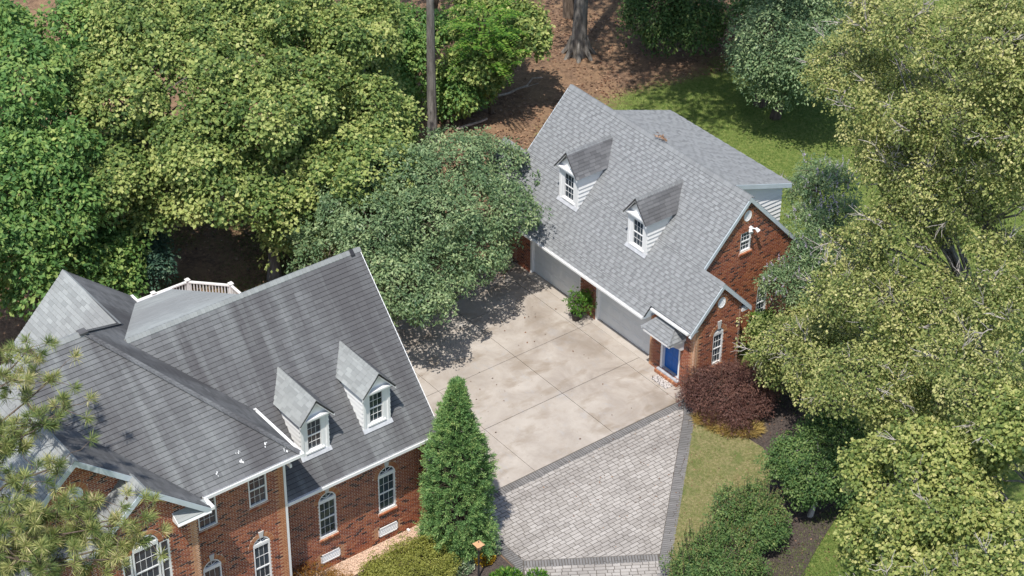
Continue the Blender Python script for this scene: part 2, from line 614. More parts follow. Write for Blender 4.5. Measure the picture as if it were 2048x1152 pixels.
def brick_wall(root, fr, outline, holes=(), light=(), seed=0):
    """running-bond brickwork on a flat wall: the wall part holds mortar joints and reveals, every brick is proud of it"""
    rs = np.random.default_rng(100 + seed)
    H, L, J = 0.0714, 0.205, 0.019
    zs = [v for _, v in outline]
    wall = MB()
    D = 0.11
    cells = []
    for k in range(int(min(zs) / H), int(max(zs) / H) + 1):
        z0 = k * H
        zm = z0 + H / 2
        iv = scan(outline, zm)
        for h in holes:
            if h[0] == 'rect' and h[3] <= zm <= h[4]:
                iv = minus(iv, h[1], h[2])
            elif h[0] == 'arch':
                _, a, b, zb, zsp, R = h
                c = (a + b) / 2
                if zb <= zm <= zsp:
                    iv = minus(iv, a, b)
                elif zsp < zm < zsp + R:
                    w = math.sqrt(R * R - (zm - zsp) ** 2)
                    iv = minus(iv, c - w, c + w)
            elif h[0] == 'oval':
                _, c, zc, ru, rz = h
                if abs(zm - zc) < rz:
                    w = ru * math.sqrt(1 - ((zm - zc) / rz) ** 2)
                    iv = minus(iv, c - w, c + w)
        for a, b in iv:
            wall.poly([fr.p(a, z0, -.009), fr.p(b, z0, -.009), fr.p(b, z0 + H, -.009), fr.p(a, z0 + H, -.009)])
            wall.poly([fr.p(a, z0, -.009), fr.p(a, z0 + H, -.009), fr.p(a, z0 + H, -D), fr.p(a, z0, -D)])
            wall.poly([fr.p(b, z0, -.009), fr.p(b, z0, -D), fr.p(b, z0 + H, -D), fr.p(b, z0 + H, -.009)])
            off = (k % 2) * L / 2 + rs.uniform(-.006, .006)
            i = math.floor((a - off) / L)
            while True:
                e0 = off + i * L
                if e0 >= b:
                    break
                u0, u1 = max(a, e0), min(b, e0 + L - J)
                i += 1
                if u1 - u0 < 0.03:
                    continue
                um = (u0 + u1) / 2
                t = rs.random()
                q = QV[0] if t < .05 else QV[1] if t < .12 else QV[int(rs.integers(2, 8))]
                for (l0, l1, m0, m1, tooth) in light:
                    w = 0.10 if (tooth and k % 2) else 0.0
                    if l0 + (w if tooth == 1 else 0) <= um <= l1 - (w if tooth == 2 else 0) and m0 <= zm <= m1:
                        q = 0.93 if t < .5 else 0.98
                cells.append((u0, u1, z0 + J / 2, z0 + H - J / 2, q))
    for h in holes:
        if h[0] in ('rect', 'arch'):
            a, b, z0 = h[1], h[2], h[3]
            z1 = h[4]
            wall.poly([fr.p(a, z0, -.009), fr.p(a, z0, -D), fr.p(b, z0, -D), fr.p(b, z0, -.009)])
            if h[0] == 'rect':
                wall.poly([fr.p(a, z1, -.009), fr.p(b, z1, -.009), fr.p(b, z1, -D), fr.p(a, z1, -D)])
    w = wall.build('wall', 'mortar', root)
    lst = PIECES.setdefault((root.name, 'brick'), [])
    for (u0, u1, v0, v1, q) in cells:
        nn = 0.002 * rs.random()
        hx = fr.hexa(u0, u1, v0, v1, -.05, nn)
        sc = score(fr.p((u0 + u1) / 2, (v0 + v1) / 2), fr.n, (u1 - u0) * (v1 - v0))
        lst.append((sc, w, None, q, fr.M(u0, v0, -.05, u1 - u0, v1 - v0, .05 + nn), hx, 'brick'))
    return w


def arch_ring(root, fr, c, zs, r, R, key=None, full=False, ru=None):
    """ring of soldier bricks round an arch or an oval vent, with its keystone"""
    t0, t1 = (0, 2 * math.pi) if full else (0, math.pi)
    n = 34 if full else 20
    ts = np.linspace(t0, t1, n + 1)
    back = MB()

    def pt(t, rad, d):
        return fr.p(c + rad * math.cos(t), zs + rad * math.sin(t) * (1.0 if not full else 1.0), d)
    for a, b in zip(ts[:-1], ts[1:]):
        back.hexa([pt(a, r, -.11), pt(a, R, -.11), pt(b, R, -.11), pt(b, r, -.11), pt(a, r, -.004), pt(a, R, -.004), pt(b, R, -.004), pt(b, r, -.004)])
    p = back.build('arch' if not full else 'brick_ring', 'mortar', root)
    for i, (a, b) in enumerate(zip(ts[:-1], ts[1:])):
        g = 0.07 * (b - a)
        if key and abs((a + b) / 2 - math.pi / 2) < 0.18:
            continue
        P = [pt(a + g, r + .004, -.05), pt(a + g, R - .012, -.05), pt(b - g, R - .012, -.05), pt(b - g, r + .004, -.05),
             pt(a + g, r + .004, .006), pt(a + g, R - .012, .006), pt(b - g, R - .012, .006), pt(b - g, r + .004, .006)]
        MB().hexa(P, random.choice([.84, .86, .90, .92, .94])).build('arch_brick', 'brick', p)
    if key:
        w0, w1 = .055, .095
        k0, k1 = zs + r - .01, zs + key
        P = [fr.p(c - w0, k0, -.02), fr.p(c + w0, k0, -.02), fr.p(c + w1, k1, -.02), fr.p(c - w1, k1, -.02),
             fr.p(c - w0, k0, .035), fr.p(c + w0, k0, .035), fr.p(c + w1, k1, .035), fr.p(c - w1, k1, .035)]
        MB().hexa(P).build('keystone', 'keystone_grey', root)


def pane(fr, par, u0, u1, v0, v1, n):
    o = bpy.data.objects.new('pane', unit_box('pane', 'window_glass', .5))
    M = fr.M(u0, v0, n - .01, u1 - u0, v1 - v0, .01)
    link(o, par, M)


def window(root, fr, u0, u1, z0, z1, cols=3, rows=2, arch=False, n=-.075, fw=.05, sill=True, light_sill=False, single=False, parname='window', pp=None):
    """double-hung window: frame, sashes and muntins are the window part; panes are its own pieces; arch adds a fanlight"""
    m = MB()

    def bx(a, b, c, d, e, f):
        m.hexa(fr.hexa(a, b, c, d, e, f))
    bx(u0, u0 + fw, z0, z1, n - .03, n + .045)
    bx(u1 - fw, u1, z0, z1, n - .03, n + .045)
    bx(u0 + fw, u1 - fw, z0, z0 + fw * .9, n - .03, n + .05)
    bx(u0 + fw, u1 - fw, z1 - fw, z1, n - .03, n + .045)
    zm = (z0 + z1) / 2
    gl = []
    sashes = [(z0 + fw, z1 - fw, 0)] if single else [(z0 + fw, zm - .02, -.012), (zm + .02, z1 - fw, 0.0)]
    if not single:
        bx(u0 + fw, u1 - fw, zm - .022, zm + .022, n - .02, n + .025)
    for (a, b, dn) in sashes:
        us = np.linspace(u0 + fw, u1 - fw, cols + 1)
        vs_ = np.linspace(a, b, rows + 1)
        for i in range(1, cols):
            bx(us[i] - .0045, us[i] + .0045, a, b, n + dn - .005, n + dn + .010)
        for j in range(1, rows):
            bx(u0 + fw, u1 - fw, vs_[j] - .0045, vs_[j] + .0045, n + dn - .004, n + dn + .011)
        for i in range(cols):
            for j in range(rows):
                gl.append((us[i], us[i + 1], vs_[j], vs_[j + 1], n + dn))
    if arch:
        r = (u1 - u0) / 2
        c = (u0 + u1) / 2
        zb = z1
        bx(u0, u1, zb, zb + .09, n - .03, n + .05)
        ts = np.linspace(0, math.pi, 17)

        def pt(t, rad, d):
            return fr.p(c + rad * math.cos(t), zb + .0 + max(.09, rad * math.sin(t)), d)
        for a, b in zip(ts[:-1], ts[1:]):
            m.hexa([pt(a, r - .035, n - .03), pt(a, r, n - .03), pt(b, r, n - .03), pt(b, r - .035, n - .03),
                    pt(a, r - .035, n + .045), pt(a, r, n + .045), pt(b, r, n + .045), pt(b, r - .035, n + .045)])
        for t in (math.pi * .25, math.pi * .5, math.pi * .75):
            p, q = fr.p(c, zb + .09, n + .004), pt(t, r - .03, n + .004)
            m.bar(p, q, .013, .013, fr.n)
    o = m.build(parname, 'white_paint', root)
    for g in gl:
        pane(fr, pp or o, *g)
    if arch:
        g = MB()
        ts = np.linspace(0, math.pi, 25)
        pts = [fr.p(c + (r - .03) * math.cos(t), zb + max(.085, (r - .03) * math.sin(t)), n - .004) for t in ts]
        g.slab(pts, -fr.n * .01)
        g.build('fanlight', 'window_glass', o)
    if sill:
        w = (u1 - u0 + .08) / 7
        s = MB().hexa(fr.hexa(u0 - .04, u1 + .04, z0 - .125, z0 - .012, -.1, .02)).build('sill', 'mortar', root)
        for i in range(7):
            a = u0 - .04 + i * w
            hx = [fr.p(a + .006, z0 - .115, -.02), fr.p(a + w - .006, z0 - .115, -.02), fr.p(a + w - .006, z0 - .002, -.06), fr.p(a + .006, z0 - .002, -.06),
                  fr.p(a + .006, z0 - .125, .055), fr.p(a + w - .006, z0 - .125, .055), fr.p(a + w - .006, z0 - .05, .065), fr.p(a + .006, z0 - .05, .065)]
            MB().hexa(hx, random.choice([.5, .7, .84, .9])).build('sill_brick', 'brick', s)
    return o


def roof_plane(root, mat, fr, outlines, e=0.14, widths=(.2, .3), t=(.014, .030), lo=0.0, hi=1.0, seed=0, deck=.06, joint=.004, name='roof', rndp=1.0, random_tabs=True, deckmat=None, shadow_gap=.009):
    """one roof slope: the roof part is its deck; shingle tabs lie on it course by course"""
    rs = np.random.default_rng(500 + seed)
    dk = MB()
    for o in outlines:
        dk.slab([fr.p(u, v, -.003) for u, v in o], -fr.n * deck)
    roof = dk.build(name, deckmat or 'shadow_line_black', root)
    lst = PIECES.setdefault((root.name, 'shingle'), [])
    for o in outlines:
        v_lo, v_hi = min(v for _, v in o), max(v for _, v in o)
        for k in range(math.floor(v_lo / e), math.ceil(v_hi / e)):
            v0, v1 = max(k * e, v_lo), min((k + 1) * e, v_hi)
            if v1 - v0 < .02:
                continue
            s0, s1 = scan(o, v0 + 1e-4), scan(o, v1 - 1e-4)
            if not s0 or not s1:
                continue
            (a0, b0), (a1, b1) = s0[0], s1[-1]
            lo_u, hi_u = min(a0, a1), max(b0, b1)
            tooth = False
            x = lo_u - (rs.random() * .3 if random_tabs else (k % 2) * widths[1] / 2)
            while x < hi_u:
                tooth = not tooth if random_tabs else True
                w = (widths[int(rs.integers(len(widths)))] * (1 if tooth else .62) if random_tabs else widths[1])
                x0, x1 = x, x + w - joint
                x += w
                l0, l1 = min(max(x0, a0), b0), min(max(x0, a1), b1)
                r0_, r1 = max(min(x1, b0), a0), max(min(x1, b1), a1)
                if r0_ - l0 < .004 and r1 - l1 < .004:
                    continue
                tt = (t[-1] if tooth else t[0])
                q = float(np.clip(lo + (hi - lo) * rs.random() ** rndp, 0, 1))
                if random_tabs:
                    q = .55 + .42 * q if tooth else .26 + .40 * q
                q = round(q * 7) / 7
                vg = v1 - shadow_gap if v1 - v0 > 2 * shadow_gap else v1  # tab stops short: bare black deck paints the shadow line of each course
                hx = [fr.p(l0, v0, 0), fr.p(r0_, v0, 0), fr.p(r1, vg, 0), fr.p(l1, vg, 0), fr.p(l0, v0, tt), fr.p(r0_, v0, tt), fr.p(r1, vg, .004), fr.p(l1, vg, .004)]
                full = l0 == x0 == l1 and r0_ == x1 == r1 and v1 - v0 > e * .99
                sc = score(fr.p((l0 + r0_) / 2, (v0 + v1) / 2), fr.n, w * e) if full else 0.0
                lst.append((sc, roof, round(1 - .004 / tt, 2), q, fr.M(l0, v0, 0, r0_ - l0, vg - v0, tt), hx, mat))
    return roof


def ridge_cap(roof, mat, p, q, dl, dr, w=.15, step=.14, a=(.3, .8), seed=0, h=.03, tap=.012):
    """overlapping cap shingles along a ridge or hip; dl and dr point down the two slopes"""
    rs = np.random.default_rng(900 + seed)
    p, q = A3(*p), A3(*q)
    L = np.linalg.norm(q - p)
    d = (q - p) / L
    dl, dr = unit(dl), unit(dr)
    n = unit(-(dl + dr))
    m = MB()
    k = max(1, int(L / step))
    for i in range(k):
        s0, s1 = i * L / k, (i + 1) * L / k + .03
        c0, c1 = p + d * s0, p + d * s1
        h0, h1 = h + tap, h - tap * .5
        q_ = rs.uniform(*a)
        for sd in (dl, dr):
            m.hexa([c0, c0 + sd * w, c1 + sd * w, c1, c0 + n * h0 * 1.25, c0 + sd * w + n * h0, c1 + sd * w + n * h1, c1 + n * h1 * 1.25], q_)
    return m.build('ridge_cap', mat, roof, 'stuff')


def gutter(root, p, q, w=.11, h=.11, mat='white_paint', name='gutter'):
    """open K-style gutter: back, floor, front lip"""
    m = MB()
    p, q = A3(*p), A3(*q)
    d = unit(q - p)
    o = np.cross(d, A3(0, 0, 1))          # outward is to the right of p->q
    z = A3(0, 0, 1)
    m.bar(p + o * w / 2 - z * h / 2, q + o * w / 2 - z * h / 2, w, .02)
    m.bar(p + o * w, q + o * w, .03, h)
    m.bar(p + o * .01, q + o * .01, .02, h)
    for e_, s in ((p, 1), (q, -1)):
        m.bar(e_ + o * .02 - z * .0 + d * .005 * s, e_ + o * w + d * .005 * s, .012, h)
    return m.build(name, mat, root)


def siding(root, fr, outline, e=.18, mat='white_paint', t=.045, name='siding_board'):
    back = MB().slab([fr.p(u, v, -.01) for u, v in outline], -fr.n * .06).build('siding', mat, root)
    vlo, vhi = min(v for _, v in outline), max(v for _, v in outline)
    k = 0
    v0 = vlo
    while v0 < vhi - .02:
        v1 = min(v0 + e, vhi)
        s0, s1 = scan(outline, v0 + 1e-4), scan(outline, v1 - 1e-4)
        if s0 and s1:
            (a0, b0), (a1, b1) = s0[0], s1[0]
            P = [fr.p(a0, v0, -.012), fr.p(b0, v0, -.012), fr.p(b1, v1, -.012), fr.p(a1, v1, -.012), fr.p(a0, v0, t), fr.p(b0, v0, t), fr.p(b1, v1, .002), fr.p(a1, v1, .002)]
            MB().hexa(P).build(name, mat, back)
        v0 += e


def oval_vent(root, fr, c, z, ru, rz, ring=True, R=None, nslat=7):
    m = MB()
    ts = np.linspace(0, 2 * math.pi, 29)
    for a, b in zip(ts[:-1], ts[1:]):
        def pt(t, k, d):
            return fr.p(c + ru * k * math.cos(t), z + rz * k * math.sin(t), d)
        m.hexa([pt(a, .86, -.06), pt(a, 1, -.06), pt(b, 1, -.06), pt(b, .86, -.06), pt(a, .86, .02), pt(a, 1, .02), pt(b, 1, .02), pt(b, .86, .02)])
    v = m.build('vent', 'white_paint', root)
    MB().slab([fr.p(c + ru * .9 * math.cos(t), z + rz * .9 * math.sin(t), -.06) for t in ts[:-1]], -fr.n * .01).build('vent_backing', 'grey_trim', v)
    for i in range(nslat):
        zz = z - rz * .86 + (i + .5) * rz * 1.72 / nslat
        w = ru * .88 * math.sqrt(max(0.02, 1 - ((zz - z) / (rz * .88)) ** 2))
        dz = rz * .86 / nslat
        P = [fr.p(c - w, zz - dz, .005), fr.p(c + w, zz - dz, .005), fr.p(c + w, zz + dz * .6, -.05), fr.p(c - w, zz + dz * .6, -.05),
             fr.p(c - w, zz - dz + .012, .012), fr.p(c + w, zz - dz + .012, .012), fr.p(c + w, zz + dz * .6 + .012, -.045), fr.p(c - w, zz + dz * .6 + .012, -.045)]
        MB().hexa(P).build('slat', 'white_paint', v)


def mark():
    return set(o.name for o in bpy.data.objects)


def shift_since(before, v):
    """moves everything made since mark() as one rigid piece"""
    v = A3(*v)
    new = set(o.name for o in bpy.data.objects) - before
    unit_meshes = set(m.name for m in UNIT.values())
    done = set()
    T = Matrix.Translation(Vector(v))
    for n in new:
        o = bpy.data.objects[n]
        if o.type != 'MESH':
            continue
        if o.data.name in unit_meshes:
            M = o.matrix_basis.copy()
            M.translation = M.translation + Vector(v)
            o.matrix_basis = M
        elif o.data.name not in done:
            done.add(o.data.name)
            o.data.transform(T)
    for key, lst in PIECES.items():
        for i, t in enumerate(lst):
            if t[1].name in new:
                M = t[4].copy()
                M.translation = M.translation + Vector(v)
                lst[i] = (t[0], t[1], t[2], t[3], M, [p + v for p in t[5]], t[6])

# ------------------------------------------------------------------ ground
X, Y, Z = A3(1, 0, 0), A3(0, 1, 0), A3(0, 0, 1)


def structure(o):
    o['kind'] = 'structure'
    return o


def vnoise(x, y, s, seed):
    """cheap smooth value noise for laying out turf and bare soil"""
    r = np.random.default_rng(seed)
    T = r.random((64, 64))
    x, y = x / s, y / s
    xi, yi = np.floor(x).astype(int), np.floor(y).astype(int)
    fx, fy = x - xi, y - yi
    fx, fy = fx * fx * (3 - 2 * fx), fy * fy * (3 - 2 * fy)
    g = lambda a, b: T[a % 64, b % 64]
    return (g(xi, yi) * (1 - fx) + g(xi + 1, yi) * fx) * (1 - fy) + (g(xi, yi + 1) * (1 - fx) + g(xi + 1, yi + 1) * fx) * fy


def sstep(a, b, x):
    t = np.clip((x - a) / (b - a), 0, 1)
    return t * t * (3 - 2 * t)


def grassness(x, y):
    """turf behind the garage and beyond the mulch bed, bare leaf litter under the wood"""
    back = sstep(3.0, 8.5, y + 0.35 * (x + 12)) * sstep(-19.5, -14.0, x)
    front = sstep(10.2, 11.4, x)
    n = vnoise(x, y, 2.6, 3) * .6 + vnoise(x, y, .9, 4) * .4
    return np.clip(np.maximum(back, front) * (0.72 + .5 * n) + .28 * (n - .45), 0, 1)


def build_ground():
    xs = np.concatenate([[-900, -300, -120], np.arange(-62, 42.1, .5), [100, 300, 900]])
    ys = np.concatenate([[-900, -300, -120], np.arange(-50, 62.1, .5), [120, 300, 900]])
    gx, gy = np.meshgrid(xs, ys, indexing='ij')
    gz = -.05 + .05 * (vnoise(gx, gy, 3.0, 9) - .5)
    m = MB()
    nx, ny = gx.shape
    i = np.arange(nx - 1)[:, None] * ny
    j = np.arange(ny - 1)[None]
    F = np.stack([i + j, i + ny + j, i + ny + j + 1, i + j + 1], -1).reshape(-1, 4)
    m.add(np.stack([gx, gy, gz], -1).reshape(-1, 3), F)
    o = structure(m.build('ground', 'ground', smooth=True))
    at = o.data.attributes.new('grass', 'FLOAT', 'POINT')
    at.data.foreach_set('value', grassness(gx, gy).astype(np.float32).ravel())


build_ground()


def sheet(name, mat, pts, z, d=.05, kind='structure'):
    o = MB().slab([(x, y, z) for x, y in pts], (0, 0, -d)).build(name, mat)
    o['kind'] = kind
    return o


# concrete yard in front of the garage, slab by slab with open joints
yard = structure(MB().slab([(-8.62, -11.9, -.03), (2.36, -11.9, -.03), (2.36, .35, -.03), (-8.62, .35, -.03)], (0, 0, -.1)).build('forecourt', 'joint_sand'))
xj = [-8.6, -6.4, -3.45, -.6, 2.35]
yj = [-11.9, -7.54, -3.95, -.86, .34]
for i in range(4):
    for j in range(4):
        g = .011
        dz = rng.uniform(-.003, .003)
        m = MB().box((xj[i] + g, yj[j] + g, -.06), (xj[i + 1] - g, yj[j + 1] - g if j < 3 else yj[j + 1], dz), rng.random())
        m.build('slab', 'concrete', yard)
for (a, b) in ((-7.6, -4.47), (-3.5, -.14)):
    m = MB()
    m.hexa([(a, -.22, .0), (b, -.22, .0), (b, .30, .0), (a, .30, .0), (a, -.22, .012), (b, -.22, .012), (b, .30, .035), (a, .30, .035)], 1.6)
    m.build('door_threshold', 'concrete', yard)
# low timber edging on the wooded side
edge = thing('retaining_edge', 'low weathered timber edging along the wooded side of the concrete yard', 'edging', (-8.7, -5, 0))
for y0 in np.arange(-11.8, 0, 2.4):
    MB().box((-8.86, y0 + .01, -.1), (-8.64, min(y0 + 2.39, -.05), .17)).build('timber', 'retaining_timber', edge)

# ---- pavers: courses run along Y, inside a soldier-course border
drive = structure(MB().slab([(2.36, -11.9, -.02), (2.36, -.4, -.02), (2.9, -.4, -.02), (9.6, -7.6, -.02), (12, -10.6, -.02), (9.5, -13.5, -.02), (6.4, -11.2, -.02), (4.3, -11.1, -.02)], (0, 0, -.1)).build('driveway', 'joint_sand'))
PAV = []


def inside(poly, x, y):
    c = False
    for (x0, y0), (x1, y1) in zip(poly, poly[1:] + poly[:1]):
        if (y0 > y) != (y1 > y) and x < (x1 - x0) * (y - y0) / (y1 - y0) + x0:
            c = not c
    return c


def pave(poly, O, du, h=.155, lens=(.22, .29, .37), mat='paver', seed=0, qlo=0.0):
    """courses of stones along du, clipped course by course to the outline"""
    rs = np.random.default_rng(seed)
    du = unit([du[0], du[1]])
    dv = np.array([-du[1], du[0]])
    loc = [((np.array(p) - O) @ du, (np.array(p) - O) @ dv) for p in poly]
    v_lo, v_hi = min(v for _, v in loc), max(v for _, v in loc)
    k = 0
    while v_lo + k * h < v_hi:
        v0 = v_lo + k * h
        k += 1
        s0, s1 = scan(loc, v0 + .006), scan(loc, min(v0 + h, v_hi) - .008)
        if not s0 or not s1:
            continue
        a0, b0, a1, b1 = s0[0][0], s0[-1][1], s1[0][0], s1[-1][1]
        x = min(a0, a1) - rs.random() * .3
        while x < max(b0, b1):
            w = lens[int(rs.integers(len(lens)))] * rs.uniform(.94, 1.06)
            x0, x1 = x, x + w - .024
            x += w
            l0, l1, r0_, r1 = min(max(x0, a0), b0), min(max(x0, a1), b1), max(min(x1, b0), a0), max(min(x1, b1), a1)
            if r0_ - l0 < .03 and r1 - l1 < .03:
                continue
            zt = rs.uniform(-.004, .004)
            q = round(float(qlo + (1 - qlo) * rs.random()) * 5) / 5
            c = [O + du * u + dv * v for u, v in ((l0, v0 + .012), (r0_, v0 + .012), (r1, v0 + h - .013), (l1, v0 + h - .013))]
            hx = [(p[0], p[1], -.06) for p in c] + [(p[0], p[1], zt) for p in c]
            full = l0 == x0 == l1 and r0_ == x1 == r1
            cc = A3(*(sum(c) / 4), 0)
            fr = Fr(A3(*c[0], -.06), A3(*du, 0), A3(*dv, 0), Z)
            sc = score(cc, Z, w * h) if full else 0.0
            PIECES.setdefault((drive.name, 'paver'), []).append((sc, drive, None, q, fr.M(0, 0, 0, x1 - x0, h - .025, .06 + zt), hx, mat))


field = [(2.76, -.98), (3.06, -1.22), (8.277, -6.883), (8.22, -6.97), (5.80, -10.74), (4.75, -10.74), (2.76, -10.9)]
pave(field, np.array([2.76, -11.0]), (0, 1), seed=1)
pave([(2.38, -11.4), (2.38, -.62), (2.74, -.95), (2.74, -11.4)], np.array([2.38, -11.4]), (1, 0), h=.098, lens=(.5,), mat='border_paver', seed=2)
pave([(3.06, -1.20), (3.18, -.82), (2.76, -.60), (2.40, -.58), (2.75, -.95)], np.array([2.4, -1.3]), (1, .3), h=.098, lens=(.4,), mat='border_paver', seed=5)
d1 = np.array([6.08, -6.6]) / np.hypot(6.08, 6.6)
n1 = np.array([-d1[1], d1[0]])
P0, P1 = np.array([3.06, -1.22]), np.array([11.2, -10.06])
pave([tuple(P0 + n1 * .02), tuple(P1 + n1 * .02), tuple(P1 + n1 * .42), tuple(P0 + n1 * .42 + d1 * .1)], P0, n1, h=.098, lens=(.5,), mat='border_paver', seed=3)
d2 = np.array([2.42, 3.77]) / np.hypot(2.42, 3.77)
n2 = np.array([d2[1], -d2[0]])
Q0, Q1 = np.array([5.82, -10.76]), np.array([8.24, -6.99])
pave([tuple(Q0), tuple(Q1), tuple(Q1 + n2 * .36), tuple(Q0 + n2 * .36)], Q0, n2, h=.098, lens=(.5,), mat='border_paver', seed=4)
pave([(4.05, -11.1), (4.10, -10.76), (5.78, -10.76), (6.12, -10.98), (6.5, -11.5), (6.2, -11.7), (5.85, -11.12)], np.array([4.3, -11.3]), (0.1, 1), h=.098, lens=(.5,), mat='border_paver', seed=6)
pave([tuple(Q0 + n2 * .38), tuple(Q1 + n2 * .38), tuple(Q1 + n2 * 2.8), tuple(Q0 + n2 * 2.8)], Q0, d2, seed=7)
flush_pieces(drive, 'paver')

# lawn strip, mulch bed, gravel strip
structure(sheet('lawn', 'lawn', [(3.45, -1.1), (3.6, -.55), (4.3, -.62), (5.3, -.3), (6.2, -.2), (7.0, -.6), (7.75, -1.3), (8.4, -2.2), (9.4, -3.6), (10.6, -5.4), (12.6, -8.2), (14, -10.5), (11.6, -10.4), (9.35, -7.55)], -.012))
structure(sheet('mulch_bed', 'mulch', [(2.45, -.15), (3.2, -.75), (4.3, -.62), (5.3, -.3), (6.2, -.2), (7.0, -.6), (7.75, -1.3), (8.4, -2.2), (9.4, -3.6), (10.6, -5.4), (12.6, -8.2), (14.6, -8.4), (12.3, -4.6), (11.3, -2.6), (10.4, -.6), (9.6, .9), (8.0, 2.2), (6.2, 3.6), (3.6, 4.6), (2.45, 3.0)], -.02))
structure(sheet('front_bed', 'mulch', [(2.3, -17.8), (2.3, -11.4), (4.0, -11.2), (5.8, -11.2), (6.9, -12.1), (7.9, -13.5), (6.4, -16.5), (4.5, -19.5), (2.6, -21)], -.018))
structure(sheet('gravel_strip', 'gravel', [(2.2, -17.7), (2.2, -11.75), (2.95, -11.75), (3.2, -12.3), (3.05, -13.4), (2.95, -14.6), (3.0, -15.6), (3.25, -16.6), (3.3, -17.7)], -.008))


def scatter_chips(name, mat, n, xr, yr, size, test, z=0.0, seed=0, qr=(0, 1), kind='stuff', lift=.03):
    """loose flat bits lying on the ground"""
    rs = np.random.default_rng(seed)
    x, y = rs.uniform(*xr, n), rs.uniform(*yr, n)
    k = test(x, y, rs.random(n))
    x, y = x[k], y[k]
    n = len(x)
    a = rs.uniform(0, 6.283, n)
    s = size * rs.uniform(.6, 1.4, n)
    u = np.stack([np.cos(a), np.sin(a), rs.normal(0, .25, n)], -1) * s[:, None]
    v = np.stack([-np.sin(a), np.cos(a), rs.normal(0, .25, n)], -1) * (s * .7)[:, None]
    c = np.stack([x, y, z + lift * rs.random(n) + .008], -1)
    V = np.stack([c - u, c - v, c + u, c + v], 1)
    F = np.arange(4 * n).reshape(n, 4)
    m = MB().add(V.reshape(-1, 3), F, np.repeat(rs.uniform(*qr, n), 4))
    o = m.build(name, mat)
    o['kind'] = kind
    return o


gpoly = [(2.22, -17.6), (2.22, -11.8), (2.9, -11.8), (3.1, -12.3), (2.95, -13.4), (2.85, -14.6), (2.9, -15.6), (3.2, -17.6)]
scatter_chips('gravel', 'gravel', 5200, (2.2, 3.2), (-17.6, -11.8), .022, lambda x, y, r: np.array([inside(gpoly, a, b) for a, b in zip(x, y)]), -.005, 5)

# ------------------------------------------------------------------ garage
GAR = thing('garage', 'detached brick garage with grey shingle roof, two dormers and a blue side door', 'garage', (-3.5, 3, 0))
S = 1.07
RY, RZ = 2.99, 6.97                                     # ridge
c_, s_ = 1 / math.hypot(1, S), S / math.hypot(1, S)
front = Fr((0, RY - (RZ - 2.74) / S, 2.74), X, (0, c_, s_), (0, -s_, c_))
vl = lambda z: (z - 2.74) / s_
wf = Fr((0, 0, 0), X, Z, -Y)
brick_wall(GAR, wf, [(-10.2, 0), (-.1, 0), (-.1, 3.3), (-10.2, 3.3)],
           [('rect', -7.62, -4.45, -.1, 2.24), ('rect', -3.52, -.14, -.1, 2.24), ('rect', -9.85, -9.2, .45, 1.5)], seed=1)
window(GAR, wf, -9.85, -9.2, .45, 1.5)
we = Fr((0, -.18, 0), X, Z, -Y)
brick_wall(GAR, we, [(-.1, 0), (2.34, 0), (2.34, 3.2), (-.1, 3.2)], [('rect', .50, 1.58, .18, 2.32)],
           light=[(2.05, 2.36, 0, 3.5, 0), (-.1, .05, 0, 3.5, 0)], seed=2)
wg = Fr((2.34, 0, 0), Y, Z, X)
brick_wall(GAR, wg, [(-.18, 0), (2.02, 0), (2.02, 3.26), (.95, 4.40), (-.18, 3.20)],
           [('arch', .70, 1.20, .95, 2.28, .43), ('oval', .985, 3.66, .29, .33)], light=[(-.18, .0, 0, 3.5, 0)], seed=3)
wm = Fr((1.2, 0, 0), Y, Z, X)
brick_wall(GAR, wm, [(1.0, 0), (6.2, 0), (6.2, 3.42), (3.11, 6.70), (.2, 3.60)],
           [('rect', 2.84, 3.38, 4.46, 5.30), ('oval', 3.10, 6.0, .29, .33), ('arch', 3.95, 4.47, 1.0, 2.36, .45)], seed=4)
# plain rear and side walls
for O, u, n, a, b, h in (((0, 6.2, 0), X, Y, -8.6, 1.2, 3.3), ((-10.2, 0, 0), Y, -X, 0, 1.95, 3.1), ((0, 2.02, 0), X, Y, 1.2, 2.34, 3.2)):
    f = Fr(O, u, Z, n)
    brick_wall(GAR, f, [(a, 0), (b, 0), (b, h), (a, h)], seed=9)
f = Fr((-8.6, 0, 0), Y, Z, -X)
brick_wall(GAR, f, [(0, 0), (6.2, 0), (6.2, 3.4), (3.11, 6.7), (0, 3.4)], seed=8)
core = MB().box((-8.45, .5, 0), (1.05, 5.85, 3.2)).box((-10.0, .5, 0), (-8.4, 1.7, 3.0)).box((1.0, .3, 0), (2.2, 1.8, 3.0))
core.slab([(-8.45, .5, 3.2), (-8.45, 5.7, 3.2), (-8.45, 3.11, 6.1)], (9.5, 0, 0)).build('light_block_core', 'dark_gap', GAR)  # unseen black core, added to stop light leaking through the walls

# windows, arches, vents
window(GAR, wg, .70, 1.20, .95, 2.28, 3, 2, arch=True, n=-.06)
arch_ring(GAR, wg, .95, 2.28, .255, .43, key=.58)
oval_vent(GAR, wg, .985, 3.66, .19, .23)
arch_ring(GAR, wg, .985, 3.66, .20, .32, full=True)
window(GAR, wm, 2.84, 3.38, 4.46, 5.30, 3, 2, n=-.06)
oval_vent(GAR, wm, 3.10, 6.0, .19, .23)
arch_ring(GAR, wm, 3.10, 6.0, .20, .32, full=True)
window(GAR, wm, 3.95, 4.47, 1.0, 2.36, 3, 2, arch=True, n=-.06)
arch_ring(GAR, wm, 4.21, 2.36, .265, .45, key=.60)

